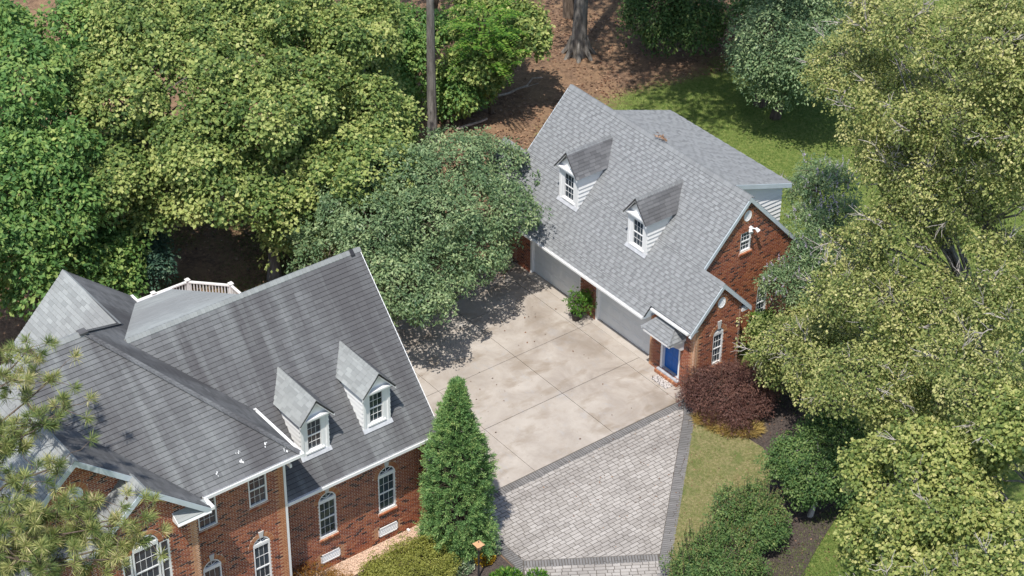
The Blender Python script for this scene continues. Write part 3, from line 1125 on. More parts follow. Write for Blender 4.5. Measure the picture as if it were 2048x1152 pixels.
# garage doors
for (a, b) in ((-7.62, -4.45), (-3.52, -.14)):
    j = MB().box((a, .02, 0), (a + .09, .21, 2.24)).box((b - .09, .02, 0), (b, .21, 2.24)).box((a + .09, .02, 2.14), (b - .09, .21, 2.24)).build('door_jamb', 'white_paint', GAR)
    d = MB()
    for r in range(4):
        d.box((a + .09, .15, .05 + r * .52), (b - .09, .21, .05 + r * .52 + .514))
    d.box((a + .09, .16, .02), (b - .09, .21, .06), .1)
    door = d.build('garage_door', 'door_white', GAR)
    w = (b - a - .18) / 5
    for r in range(4):
        for k in range(5):
            u0, v0 = a + .09 + k * w + .08, .05 + r * .52 + .09
            P = [(u0, .15, v0), (u0 + w - .16, .15, v0), (u0 + w - .16, .15, v0 + .34), (u0, .15, v0 + .34),
                 (u0 + .03, .138, v0 + .03), (u0 + w - .19, .138, v0 + .03), (u0 + w - .19, .138, v0 + .31), (u0 + .03, .138, v0 + .31)]
            MB().hexa(P).build('panel', 'door_white', door)
# blue side door
fd = Fr((0, -.18, 0), X, Z, -Y)
jm = MB().box((.50, -.16, .18), (.60, .04, 2.32)).box((1.48, -.16, .18), (1.58, .04, 2.32)).box((.60, -.16, 2.22), (1.48, .04, 2.32))
jm.build('door_jamb', 'white_paint', GAR)
ed = MB().box((.60, -.02, .24), (1.48, .03, 1.72)).build('door', 'blue_paint', GAR, label='bright blue lower half of the side door')
for (a, b, c, d_) in ((.66, 1.02, .34, .95), (1.06, 1.42, .34, .95), (.66, 1.02, 1.02, 1.62), (1.06, 1.42, 1.02, 1.62)):
    MB().hexa([(a, -.02, c), (b, -.02, c), (b, -.02, d_), (a, -.02, d_), (a + .04, -.03, c + .04), (b - .04, -.03, c + .04), (b - .04, -.03, d_ - .04), (a + .04, -.03, d_ - .04)]).build('panel', 'blue_paint', ed)
MB().tube([(.70, -.03, 1.18), (.70, -.09, 1.18)], .028, 8).build('door_knob', 'lead_grey', ed)
window(GAR, Fr((0, -.02, 0), X, Z, -Y), .60, 1.48, 1.72, 2.22, 4, 2, n=-.01, fw=.04, sill=False, single=True, parname='transom')
MB().box((.46, -.30, .14), (1.62, .02, .20)).build('threshold', 'lead_grey', GAR)
st = MB().box((.40, -.30, .0), (1.68, -.18, .05)).build('step', 'mortar', GAR)
for i in range(12):
    MB().box((.42 + i * .105, -.36, .02), (.42 + i * .105 + .092, -.178, .135), random.choice([.84, .9, .93])).build('step_brick', 'brick', st)

mk0 = mark()
# roof: one continuous front slope in three pieces, rear slopes, shed roof
LW, RW = -10.45, 2.59
roof_plane(GAR, 'shingle_grey', front, [
    [(-8.99, vl(4.66)), (1.44, vl(4.66)), (1.44, vl(RZ)), (-8.99, vl(RZ))],
    [(LW, vl(3.09)), (RW, vl(3.09)), (RW, vl(4.66)), (LW, vl(4.66))],
    [(-8.3, 0), (.37, 0), (.37, vl(3.09)), (-8.3, vl(3.09))]], e=.135, widths=(.15, .19, .23, .28), t=(.012, .026, .03), lo=.15, hi=1.0, seed=1)
back = Fr((0, RY + (RZ - 2.74) / S, 2.74), -X, (0, -c_, s_), (0, s_, c_))
roof_plane(GAR, 'shingle_grey', back, [[(-1.44, 0), (8.99, 0), (8.99, vl(RZ)), (-1.44, vl(RZ))]], e=.27, widths=(.5, .7), seed=2)
for x0, x1 in ((1.0, RW), (LW, -8.6)):
    bk = Fr((0, .84 + (4.67 - 3.10) / S, 3.10), -X, (0, -c_, s_), (0, s_, c_))
    roof_plane(GAR, 'shingle_grey', bk, [[(-x1, 0), (-x0, 0), (-x0, 1.57 / s_), (-x1, 1.57 / s_)]], e=.2, widths=(.3, .5), seed=3)
sl = math.hypot(3.01, 1.02)
shed = Fr((0, 6.0, 5.95), -X, (0, -3.01 / sl, 1.02 / sl), (0, 1.02 / sl, 3.01 / sl))
rs_ = roof_plane(GAR, 'shingle_grey', shed, [[(-.40, -.12), (6.50, -.12), (6.50, sl), (-.40, sl)]], e=.14, widths=(.2, .3, .35), t=(.012, .02), lo=.2, hi=.85, seed=4)
rp = [o for o in bpy.data.objects if o.name.startswith('roof') and o.parent == GAR][0]
ridge_cap(rp, 'shingle_grey', (-8.99, RY, RZ), (1.44, RY, RZ), (0, -c_, -s_), (0, c_, -s_ * .4), .16, a=(.35, .9), seed=1)
ridge_cap(rp, 'shingle_grey', (1.30, .84, 4.67), (RW, .84, 4.67), (0, -c_, -s_), (0, c_, -s_), .15, a=(.4, .9), seed=2)
ridge_cap(rp, 'shingle_grey', (LW, .84, 4.67), (-8.8, .84, 4.67), (0, -c_, -s_), (0, c_, -s_), .15, a=(.4, .9), seed=3)
# rake boards and eave trim


def rake(root, p, q, drop=.20, th=.03, side=X, mat='grey_trim', name='rake_board'):
    p, q = A3(*p), A3(*q)
    z = A3(0, 0, -drop)
    s = A3(*side) * th
    MB().hexa([p, q, q + z, p + z, p + s, q + s, q + z + s, p + z + s]).build(name, mat, root)


zf = lambda y: RZ - S * abs(y - RY)
zw = lambda y: 4.67 - S * abs(y - .84)
for x in (1.442, -9.022):
    rake(GAR, (x, .84, zf(.84) + .0), (x, RY, RZ + .0))
    rake(GAR, (x, RY, RZ), (x, 6.9, zf(6.9)))
rake(GAR, (RW + .002, -.66, zw(-.66)), (RW + .002, .84, 4.67))
rake(GAR, (RW + .002, .84, 4.67), (RW + .002, 2.30, zw(2.3)))
# soffits under the gable overhangs
for x0, x1, a, b, zfun, apex in ((1.34, 1.44, .9, 6.9, zf, RY), (2.48, RW - .003, -.66, 2.3, zw, .84)):
    for y0, y1 in ((a, apex), (apex, b)):
        MB().slab([(x0, y0, zfun(y0) - .2), (x1, y0, zfun(y0) - .2), (x1, y1, zfun(y1) - .2), (x0, y1, zfun(y1) - .2)], (0, 0, .02)).build('soffit', 'grey_trim', GAR)
# boxed eave ends at the entry gable
for y0, y1 in ((-.62, -.29), (1.90, 2.25)):
    MB().box((2.0 if y0 < 0 else 2.1, y0, 2.98), (RW - .04, y1, 3.12)).build('eave_return', 'white_paint', GAR)
MB().box((.46, -.60, 2.95), (2.5, -.18, 2.99)).build('soffit', 'white_paint', GAR)
MB().box((-8.28, -.93, 2.58), (.33, 0, 2.62)).build('soffit', 'white_paint', GAR)
MB().hexa([(.31, -.95, 2.62), (.37, -.95, 2.62), (.37, 0, 2.62), (.31, 0, 2.62), (.31, -.95, 2.72), (.37, -.95, 2.72), (.37, 0, 3.6), (.31, 0, 3.6)]).build('hood_cheek', 'grey_trim', GAR)
gutter(GAR, (-8.3, -.97, 2.70), (.36, -.97, 2.70), .09, .09)
gutter(GAR, (.46, -.66, 3.03), (2.5, -.66, 3.03), .08, .08)
# shed side wall of white boards
ws = Fr((.20, 0, 0), Y, Z, X)
siding(GAR, ws, [(3.05, 6.80), (5.85, 3.75), (5.85, 5.72), (3.05, 6.82)], e=.185)
wr = Fr((0, 5.85, 0), -X, Z, Y)
siding(GAR, wr, [(-.2, 3.75), (6.3, 3.75), (6.3, 5.85), (-.2, 5.85)], e=.185)
rake(GAR, (.402, 6.12, 5.91), (.402, RY, 6.97), .19, .03)
MB().slab([(.2, 6.0, 5.77), (.40, 6.0, 5.77), (.40, RY, 6.79), (.2, RY, 6.79)], (0, 0, .02)).build('soffit', 'grey_trim', GAR)
rake(GAR, (.17, 5.80, 5.90), (.17, 5.80, 3.8), 0.001, .05, side=(0.04, .08, 0), mat='white_paint', name='corner_board')


def gable_dormer(root, mats, O, u, n, uc, hw, zb, ze, zp, slope, seed, win, ov=.2, sidemat='white_paint'):
    """gabled dormer on a slope; O+n: face plane, u: along the face. The body is the part, boards, panes and shingles its pieces"""
    fr = Fr(O, u, Z, n)
    nn = -A3(*n)
    run = lambda z: (z - zb) / slope            # distance back to the main roof at height z
    body = MB()
    P = lambda a, z, d: fr.p(uc + a, z, 0) + nn * d
    # face with window opening: frame it from four pieces
    (a0, a1, z0, z1) = win
    D = -.10
    for (p, q, r, s) in ((-hw, a0 - uc, zb - .05, ze), (a1 - uc, hw, zb - .05, ze), (a0 - uc, a1 - uc, zb - .05, z0), (a0 - uc, a1 - uc, z1, ze)):
        body.hexa(fr.hexa(uc + p, uc + q, r, s, D, 0))
    body.slab([P(-hw, ze, 0), P(hw, ze, 0), P(0, zp - .12, 0)], nn * .1)
    body.slab([P(-hw * .8, ze - .1, .12), P(hw * .8, ze - .1, .12), P(hw * .8, zb, .12), P(-hw * .8, zb, .12)], nn * .05)
    # trim: corner boards, frieze, pediment cornice
    for sgn in (-1, 1):
        body.hexa(fr.hexa(uc + sgn * hw - .09 * (sgn > 0) - .0, uc + sgn * hw + .09 * (sgn < 0), zb - .05, ze, 0, .025))
    body.hexa(fr.hexa(uc - hw - .01, uc + hw + .01, ze - .05, ze + .015, -.02, ov - .03))
    body.hexa(fr.hexa(uc - hw + .1, uc + hw - .1, ze - .11, ze - .05, 0, .03))
    dm = body.build('dormer', 'white_paint', root)
    w = window(dm, fr, a0, a1, z0, z1, 3, 2, n=-.05, fw=.045, sill=False, pp=dm)
    MB().hexa(fr.hexa(a0 - .06, a1 + .06, z0 - .06, z0, -.05, .05)).build('sill', 'white_paint', dm)
    MB().slab([P(-hw - .05, zb - .06, -.10), P(hw + .05, zb - .06, -.10), P(hw + .05, zb + .05, .0), P(-hw - .05, zb + .05, .0)], fr.n * .02).build('flashing', 'lead_grey', dm)
    # boarded cheeks
    for sgn in (-1, 1):
        ff = Fr(P(sgn * hw, 0, 0), nn, Z, A3(*u) * sgn)
        e = .175
        v0 = zb
        while v0 < ze - .02:
            v1 = min(v0 + e, ze)
            d0, d1 = run(v0), run(v1)
            if d0 > .01 or d1 > .03:
                MB().hexa([ff.p(0, v0, -.03), ff.p(d0 + .02, v0, -.03), ff.p(d1 + .02, v1, -.03), ff.p(0, v1, -.03),
                           ff.p(0, v0, .04), ff.p(d0 + .02, v0, .04), ff.p(d1 + .02, v1, .003), ff.p(0, v1, .003)]).build('siding_board', sidemat, dm)
            else:
                MB().hexa([ff.p(0, v0, -.03), ff.p(.02, v0, -.03), ff.p(d1 + .02, v1, -.03), ff.p(0, v1, -.03),
                           ff.p(0, v0, .04), ff.p(.02, v0, .04), ff.p(d1 + .02, v1, .003), ff.p(0, v1, .003)]).build('siding_board', sidemat, dm)
            v0 += e
    # two little roof slopes
    ex = .13
    sd = (zp - ze) / hw
    cs, ss = 1 / math.hypot(1, sd), sd / math.hypot(1, sd)
    zl = ze - sd * ex
    for sgn in (-1, 1):
        e0 = P(sgn * (hw + ex), zl + .06, 0)
        frr = Fr(e0, nn * sgn * (1 if np.cross(nn, A3(*u) * -sgn * cs + Z * ss) @ (A3(*u) * sgn) > 0 else -1), A3(*u) * -sgn * cs + Z * ss, A3(*u) * sgn * ss + Z * cs)
        us = lambda d: d * (frr.u @ nn)
        L = (hw + ex) / cs
        db, dt = run(zl + .0) + .05, run(zp + .05) + .02
        o = [(us(-ov), 0), (us(db), 0), (us(dt), L), (us(-ov), L)]
        rs = np.random.default_rng(seed)
        dk = MB().slab([frr.p(a, b, -.002) for a, b in o], -frr.n * .05)
        rf = dk.build('dormer_roof', mats[0 if sgn < 0 else 1], dm)
        rf['kind'] = 'stuff'
        sh = MB()
        e = .135
        k = 0
        while k * e < L - .01:
            v0, v1 = k * e, min((k + 1) * e, L)
            s0, s1 = scan(o, v0 + 1e-4), scan(o, v1 - 1e-4)
            (q0, b0), (q1, b1) = s0[0], s1[0]
            x = min(q0, q1) - rs.random() * .25
            while x < max(b0, b1):
                x0, x1 = x, x + .27
                x += .275
                l0, l1, r0_, r1 = max(x0, q0), max(x0, q1), min(x1, b0), min(x1, b1)
                if r0_ - l0 > .004 or r1 - l1 > .004:
                    r0_, r1 = max(r0_, l0), max(r1, l1)
                    sh.hexa([frr.p(l0, v0, 0), frr.p(r0_, v0, 0), frr.p(r1, v1, 0), frr.p(l1, v1, 0), frr.p(l0, v0, .022), frr.p(r0_, v0, .022), frr.p(r1, v1, .004), frr.p(l1, v1, .004)], rs.uniform(.1, .95))
            k += 1
        sh.build('shingles', mats[0 if sgn < 0 else 1], dm, 'stuff')
        rb = fr.p(uc + sgn * (hw + ex), zl + .04, ov), fr.p(uc, zp + .05, ov)
        MB().hexa([rb[0], rb[1], rb[1] - Z * .09, rb[0] - Z * .09, rb[0] - fr.n * .03, rb[1] - fr.n * .03, rb[1] - Z * .09 - fr.n * .03, rb[0] - Z * .09 - fr.n * .03]).build('rake_board', 'white_paint', dm)
    ridge_cap(dm, mats[2], fr.p(uc, zp + .06, ov), P(0, zp + .06, run(zp + .06)), A3(*u) * -cs - Z * ss, A3(*u) * cs - Z * ss, .13, a=(.4, .9), seed=seed, h=.022)
    return dm


GD = ('shingle_dormer', 'shingle_dormer', 'shingle_grey')
gable_dormer(GAR, GD, (0, .33, 0), X, -Y, -5.71, .56, 4.13, 5.66, 6.38, S, 1, (-6.02, -5.40, 4.27, 5.42))
gable_dormer(GAR, GD, (0, .33, 0), X, -Y, -1.65, .53, 4.13, 5.66, 6.36, S, 2, (-1.95, -1.33, 4.25, 5.41))

shift_since(mk0, (-.15, .118, -.13))
# hipped canopy over the blue door, on a white corbel
cz, ez = 2.92, 2.30
ca, cb, cy = .30, 1.86, -1.02
apL, apR = A3(.80, -.18, cz), A3(1.36, -.18, cz)
e1, e2, w1, w2 = A3(ca, cy, ez), A3(cb, cy, ez), A3(ca, -.18, ez), A3(cb, -.18, ez)
for i, pts in enumerate(([e1, e2, apR, apL], [e2, w2, apR], [w1, e1, apL])):
    u = unit(pts[1] - pts[0])
    n = unit(np.cross(pts[1] - pts[0], pts[-1] - pts[0]))
    v = np.cross(n, u)
    f = Fr(pts[0], u, v, n)
    roof_plane(GAR, 'shingle_grey', f, [[((p - f.O) @ f.u, (p - f.O) @ f.v) for p in pts]], e=.13, widths=(.17, .24, .3), t=(.012, .024), lo=.3, hi=1, seed=20 + i, deck=.03, name='canopy_roof')
cp = [o for o in bpy.data.objects if o.name.startswith('canopy_roof')][0]
ridge_cap(cp, 'shingle_grey', e1, apL, u_ := unit(A3(0, 1, -.6)), unit(A3(1, -.4, -.6)), .10, seed=5, a=(.5, .9), h=.02)
ridge_cap(cp, 'shingle_grey', e2, apR, unit(A3(0, 1, -.6)), unit(A3(-1, -.4, -.6)), .10, seed=6, a=(.5, .9), h=.02)
MB().box((ca + .02, cy + .02, ez - .14), (cb - .02, -.18, ez - .03)).build('canopy_fascia', 'white_paint', GAR)
for x in (.44, 1.66):
    MB().hexa([(x, -.18, 1.72), (x + .10, -.18, 1.72), (x + .10, -.30, 1.72), (x, -.30, 1.72), (x, -.18, ez - .14), (x + .10, -.18, ez - .14), (x + .10, -.85, ez - .14), (x, -.85, ez - .14)]).build('bracket', 'white_paint', GAR)
# white twin floodlight under the gable
fl = MB().tube([(1.2, 3.28, 5.43), (1.30, 3.28, 5.43)], .07, 10).tube([(1.28, 3.28, 5.43), (1.36, 3.20, 5.45)], .025, 6).tube([(1.28, 3.28, 5.43), (1.36, 3.37, 5.42)], .025, 6)
fl = fl.build('floodlight', 'white_paint', GAR)
for q, r in (((1.34, 3.14, 5.47), (1.46, 3.08, 5.40)), ((1.34, 3.42, 5.42), (1.47, 3.47, 5.32))):
    MB().tube([q, r], [.05, .085], 10).build('lamp_head', 'white_paint', fl)
flush_pieces(GAR, 'brick')
flush_pieces(GAR, 'shingle')

# ------------------------------------------------------------------ main house
HOU = thing('brick_house', 'large red brick house with weathered dark grey hipped and gabled roofs', 'house', (-2, -19, 0))
XR, XW, XB = 2.20, 2.55, 3.25          # the three front wall planes
fR = Fr((XR, 0, 0), Y, Z, X)
fW = Fr((XW, 0, 0), Y, Z, X)
fB = Fr((XB, 0, 0), Y, Z, X)
vent_light = []
for c in (-16.02, -13.70):
    vent_light += [(c - .56, c - .38, .2, .74, 0), (c + .38, c + .56, .2, .74, 0)]
brick_wall(HOU, fR, [(-18.0, 0), (-12.1, 0), (-12.1, 3.92), (-18.0, 3.92)],
           [('arch', -16.38, -15.71, 1.38, 2.86, .52), ('arch', -14.05, -13.37, 1.30, 2.78, .52),
            ('rect', -16.40, -15.64, .30, .66), ('rect', -14.10, -13.32, .25, .61)], light=vent_light + [(-12.3, -12.1, 0, 4, 1)], seed=11)
for (a, b, z0, z1) in ((-16.38, -15.71, 1.38, 2.86), (-14.05, -13.37, 1.30, 2.78)):
    window(HOU, fR, a, b, z0, z1, 3, 2, arch=True, n=-.05)
    arch_ring(HOU, fR, (a + b) / 2, z1, .345, .52, key=.56)
for (a, b, z0, z1) in ((-16.40, -15.64, .30, .66), (-14.10, -13.32, .25, .61)):
    m = MB()
    for q in ((a, b, z0, z0 + .04), (a, b, z1 - .04, z1), (a, a + .04, z0, z1), (b - .04, b, z0, z1)):
        m.hexa(fR.hexa(*q, -.08, .02))
    v = m.build('crawlspace_vent', 'white_paint', HOU)
    MB().hexa(fR.hexa(a, b, z0, z1, -.11, -.085)).build('vent_backing', 'grey_trim', v)
    for i in range(5):
        zz = z0 + .04 + i * .056
        MB().hexa([fR.p(a + .04, zz, .012), fR.p(b - .04, zz, .012), fR.p(b - .04, zz + .045, -.06), fR.p(a + .04, zz + .045, -.06),
                   fR.p(a + .04, zz + .014, .016), fR.p(b - .04, zz + .014, .016), fR.p(b - .04, zz + .055, -.055), fR.p(a + .04, zz + .055, -.055)]).build('slat', 'white_paint', v)

mk1 = mark()
# two-storey wing with the big gable in the same wall
WT = 5.92
brick_wall(HOU, fW, [(-28.0, -.4), (-17.75, -.4), (-17.75, WT), (-20.9, WT), (-21.3, 6.25), (-24.63, 9.0), (-28.0, 6.15)],
           [('rect', -19.01, -18.35, 4.34, 5.58), ('rect', -20.81, -20.15, 4.34, 5.58),
            ('arch', -19.00, -18.39, .80, 2.70, .48), ('arch', -20.80, -20.16, .75, 2.68, .50), ('oval', -24.64, 7.72, .46, .46)],
           light=[(-18.05, -17.75, 0, 6, 1)], seed=12)
for (a, b) in ((-19.01, -18.35), (-20.81, -20.15)):
    window(HOU, fW, a, b, 4.34, 5.58, 3, 2, n=-.05)
window(HOU, fW, -19.00, -18.39, .80, 2.70, 3, 2, arch=True, n=-.05)
arch_ring(HOU, fW, -18.695, 2.70, .315, .48, key=.55)
window(HOU, fW, -20.80, -20.16, .75, 2.68, 3, 2, arch=True, n=-.05)
arch_ring(HOU, fW, -20.48, 2.68, .33, .50, key=.57)
oval_vent(HOU, fW, -24.64, 7.72, .27, .27)
arch_ring(HOU, fW, -24.64, 7.72, .28, .46, full=True)
# projecting bay under the small gable
brick_wall(HOU, fB, [(-24.7, -.4), (-21.2, -.4), (-21.2, 6.1), (-22.95, 7.50), (-24.7, 6.1)],
           [('rect', -23.44, -22.50, 3.55, 5.38), ('rect', -22.50, -22.18, 3.70, 5.30), ('rect', -23.76, -23.44, 3.70, 5.30), ('arch', -23.40, -22.54, 5.36, 5.38, .60)],
           light=[(-21.5, -21.2, 0, 6, 1)], seed=13)
window(HOU, fB, -23.40, -22.54, 3.55, 5.34, 4, 2, arch=True, n=-.05)
arch_ring(HOU, fB, -22.97, 5.36, .44, .60)
window(HOU, fB, -22.50, -22.18, 3.70, 5.30, 1, 2, n=-.05, fw=.05)
window(HOU, fB, -23.76, -23.44, 3.70, 5.30, 1, 2, n=-.05, fw=.05)
for (a, b, c) in ((XW, XB, -21.2), (XW, XB, -24.7)):
    s = 1 if c > -23 else -1
    f = Fr((0, c, 0), X, Z, A3(0, s, 0))
    brick_wall(HOU, f, [(a, -.4), (b, -.4), (b, 6.05), (a, 6.05)], seed=14)
# plain walls all round
for O, u, n, pts in (((0, -11.85, 0), X, Y, [(-6.6, -.3), (XR - .32, -.3), (XR - .32, 3.6), (-2.13, 8.2), (-6.6, 3.4)]),
                     ((0, -17.75, 0), X, Y, [(-7.4, 0), (XW, 0), (XW, WT), (-7.4, WT)]),
                     ((-6.6, 0, 0), Y, -X, [(-17.7, 0), (-11.85, 0), (-11.85, 3.4), (-17.7, 3.4)]),
                     ((-7.4, 0, 0), Y, -X, [(-21.7, 0), (-17.75, 0), (-17.75, 5.9), (-19.66, 7.6), (-21.7, 5.7)]),
                     ((0, -28.0, 0), X, -Y, [(-5.7, 0), (XW, 0), (XW, WT), (-5.7, WT)]),
                     ((-5.7, 0, 0), Y, -X, [(-28.0, 0), (-21.7, 0), (-21.7, WT), (-28.0, WT)])):
    MB().slab([Fr(O, u, Z, n).p(a, b) for a, b in pts], -A3(*n) * .2, .5).build('rear_wall', 'brick', HOU)
core = MB().box((-6.3, -17.9, -.3), (XR - .55, -12.1, 3.5)).box((-5.5, -27.8, 0), (XW - .15, -17.95, 5.8)).box((-7.2, -21.5, 0), (-5.4, -17.95, 5.6)).box((XW - .2, -24.55, 0), (XB - .15, -21.35, 6.0))
core.slab([(XR - .6, -12.1, 3.3), (-6.0, -12.1, 3.3), (-2.13, -12.1, 7.6)], (0, -5.9, 0)).build('light_block_core', 'dark_gap', HOU)  # added unseen core that blocks light inside the house shell

# ---- roofs
sR = 1.07
cR, nR = 1 / math.hypot(1, sR), sR / math.hypot(1, sR)
rfF = Fr((2.40, 0, 3.77), Y, (-cR, 0, nR), (nR, 0, cR))
vR = lambda z: (z - 3.77) / nR
RZ2 = 3.77 + sR * (2.40 + 2.13)
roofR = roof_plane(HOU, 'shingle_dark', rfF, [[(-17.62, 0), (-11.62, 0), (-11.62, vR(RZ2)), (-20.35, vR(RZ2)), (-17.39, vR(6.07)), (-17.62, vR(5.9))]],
                   e=.155, widths=(.30, .30), t=(.020, .024), lo=.3, hi=.75, seed=31, shadow_gap=.012, random_tabs=False, joint=.003)
rfB = Fr((-6.66, 0, 3.77), -Y, (cR, 0, nR), (-nR, 0, cR))
roof_plane(HOU, 'shingle_pale', rfB, [[(11.62, 0), (17.6, 0), (17.6, vR(RZ2)), (11.62, vR(RZ2))]], e=.31, widths=(.6, .6), seed=32, random_tabs=False)
k2 = (RZ2 - 6.30) / (6.72 - 2.13)
ls = math.hypot(1, k2)
shd = Fr((-6.72, 0, 6.30), -Y, (1 / ls, 0, k2 / ls), (-k2 / ls, 0, 1 / ls))
Ls = (6.72 - 2.13) * ls
roof_plane(HOU, 'shingle_pale', shd, [[(16.16, -.1), (17.60, -.1), (20.34, Ls), (16.16, Ls)]], e=.15, widths=(.3, .3), t=(.012, .016), lo=.4, hi=.9, seed=33, random_tabs=False)
MB().slab([(-6.6, -16.2, 3.5), (-6.6, -16.2, 6.2), (-2.3, -16.2, 8.4)], (0, -1.3, 0)).build('shed_wall', 'white_paint', HOU)
# hipped wing
sW = .855
cW, nW = 1 / math.hypot(1, sW), sW / math.hypot(1, sW)
EX, EZ = 3.03, 6.07
E1, E2 = A3(-1.53, -21.95, 9.97), A3(-1.53, -23.75, 9.97)
vW = lambda z: (z - EZ) / nW
wfF = Fr((EX, 0, EZ), Y, (-cW, 0, nW), (nW, 0, cW))
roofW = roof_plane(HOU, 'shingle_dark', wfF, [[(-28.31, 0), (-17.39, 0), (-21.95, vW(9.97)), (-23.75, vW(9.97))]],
                   e=.155, widths=(.3, .3), t=(.020, .024), lo=.3, hi=.75, seed=34, shadow_gap=.012, random_tabs=False, joint=.003)
wfR = Fr((0, -17.39, EZ), -X, (0, -cW, nW), (0, nW, cW))
roof_plane(HOU, 'shingle_dark_side', wfR, [[(-3.03, 0), (7.62, 0), (7.62, vW(8.01)), (3.82, vW(8.01)), (1.53, vW(9.97))]],
           e=.155, widths=(.3, .3), t=(.014, .018), lo=.2, hi=.9, seed=35, random_tabs=False)
wfL = Fr((0, -28.31, EZ), X, (0, cW, nW), (0, -nW, cW))
roof_plane(HOU, 'shingle_pale', wfL, [[(-6.09, 0), (3.03, 0), (-1.53, vW(9.97))]], e=.155, widths=(.3, .3), t=(.014, .018), lo=.3, hi=.9, seed=36, random_tabs=False)
wfB = Fr((-6.09, 0, EZ), -Y, (cW, 0, nW), (-nW, 0, cW))
roof_plane(HOU, 'shingle_pale', wfB, [[(17.45, 0), (28.31, 0), (23.75, vW(9.97)), (21.95, vW(9.97))]], e=.155, widths=(.3, .3), t=(.014, .018), lo=.3, hi=.9, seed=37, random_tabs=False)
# rear wing: its pale slope faces the left
sq = 1.0
q_ = 1 / math.hypot(1, sq)
wfP = Fr((0, -21.95, 5.72), X, (0, q_, q_), (0, -q_, q_))
roof_plane(HOU, 'shingle_pale', wfP, [[(-7.62, 0), (-6.4, 0), (-3.82, 2.29 / q_), (-7.62, 2.29 / q_)]], e=.15, widths=(.3, .3), t=(.016, .020), lo=.1, hi=.95, seed=38, random_tabs=False)
# front gables
sG = .845
cG, nG = 1 / math.hypot(1, sG), sG / math.hypot(1, sG)
GZ, GY = 9.20, -24.63
gfR = Fr((0, -20.85, 6.0), -X, (0, -cG, nG), (0, nG, cG))
vG = lambda z: (z - 6.0) / nG
yz = lambda z: -20.85 - (z - 6.0) / sG
zs_ = 7.77
xv = lambda z: EX - (z - EZ) / sW - .15
roof_plane(HOU, 'shingle_dark_side', gfR, [[(-3.55, 0), (-2.95, 0), (-xv(zs_), vG(zs_)), (-3.55, vG(zs_))], [(-2.87, vG(zs_)), (-xv(zs_), vG(zs_)), (-xv(GZ), vG(GZ)), (-2.87, vG(GZ))]],
           e=.155, widths=(.3, .3), t=(.014, .018), lo=.2, hi=.9, seed=39, random_tabs=False)
gfL = Fr((0, GY - (GZ - 6.0) / sG, 6.0), X, (0, cG, nG), (0, -nG, cG))
roof_plane(HOU, 'shingle_pale', gfL, [[(2.9, 0), (2.87, 0), (2.87, vG(GZ)), (xv(GZ), vG(GZ))]], e=.155, widths=(.3, .3), t=(.014, .018), lo=.3, hi=.9, seed=40, random_tabs=False)
ys = yz(zs_)
gfS = Fr((0, ys - (zs_ - 6.0) / sG, 6.0), X, (0, cG, nG), (0, -nG, cG))
roof_plane(HOU, 'shingle_pale', gfS, [[(2.45, 0), (3.55, 0), (3.55, vG(zs_)), (2.45, vG(zs_))]], e=.155, widths=(.3, .3), t=(.014, .020), lo=.1, hi=.9, seed=41, random_tabs=False)
# ridge and hip caps
D = lambda *a: unit(A3(*a))
ridge_cap(roofR, 'shingle_pale', (-2.13, -20.3, RZ2), (-2.13, -11.60, RZ2), D(cR, 0, -nR), D(-cR, 0, -nR * .5), .15, seed=11, a=(.2, .75))
MB().hexa([(-2.30, -12.0, RZ2 - .05), (-1.96, -12.0, RZ2 - .12), (-1.96, -11.86, RZ2 - .12), (-2.30, -11.86, RZ2 - .05), (-2.13, -12.0, RZ2 + .065), (-1.98, -12.0, RZ2 - .07), (-1.98, -11.86, RZ2 - .07), (-2.13, -11.86, RZ2 + .065)]).build('cap_patch', 'black_metal', roofR)
ridge_cap(roofW, 'shingle_pale', E2, E1, D(cW, 0, -nW), D(-cW, 0, -nW * .4), .15, seed=12, a=(.2, .8))
ridge_cap(roofW, 'shingle_dark', E1, (EX - .06, -17.45, EZ + .06), D(cW, 0, -nW * .35), D(0, cW, -nW * .35), .15, seed=13, a=(.5, 1), h=.035)
ridge_cap(roofW, 'shingle_pale', E2, (EX - .1, -28.2, EZ + .1), D(cW, 0, -nW * .35), D(0, -cW, -nW * .35), .16, seed=14, a=(.4, .9))
ridge_cap(roofW, 'shingle_dark_side', E1, (-3.82, -19.66, 8.01), D(-cW, 0, -nW * .35), D(0, cW, -nW * .35), .15, seed=15, a=(.1, .6))
ridge_cap(roofW, 'shingle_pale', (-7.64, -19.66, 8.01), (-3.82, -19.66, 8.01), D(0, cW, -nW), D(0, -.7, -.72), .15, seed=16, a=(.5, .9), h=.022, step=.2, tap=.002)
ridge_cap(roofW, 'shingle_pale', (xv(GZ), GY, GZ), (2.88, GY, GZ), D(0, cG, -nG), D(0, -cG, -nG), .15, seed=17, a=(.4, .9))
ridge_cap(roofW, 'shingle_pale', (2.75, ys, zs_), (3.56, ys, zs_), D(0, cG, -nG), D(0, -cG, -nG), .15, seed=18, a=(.4, .9))
for p in ((-1.53, -23.7, 10.0), (-1.53, -21.95, 10.0)):
    MB().slab([(p[0] - .13, p[1] - .13, p[2] - .05), (p[0] + .13, p[1] - .13, p[2] - .05), (p[0] + .13, p[1] + .13, p[2] - .05), (p[0] - .13, p[1] + .13, p[2] - .05)], (0, 0, .07)).build('ridge_flashing', 'shingle_dark_side', roofW)
MB().tube([(-2.9, -22.5, 8.6), (-2.9, -22.5, 9.05)], .05, 8).build('vent_pipe', 'black_metal', HOU)
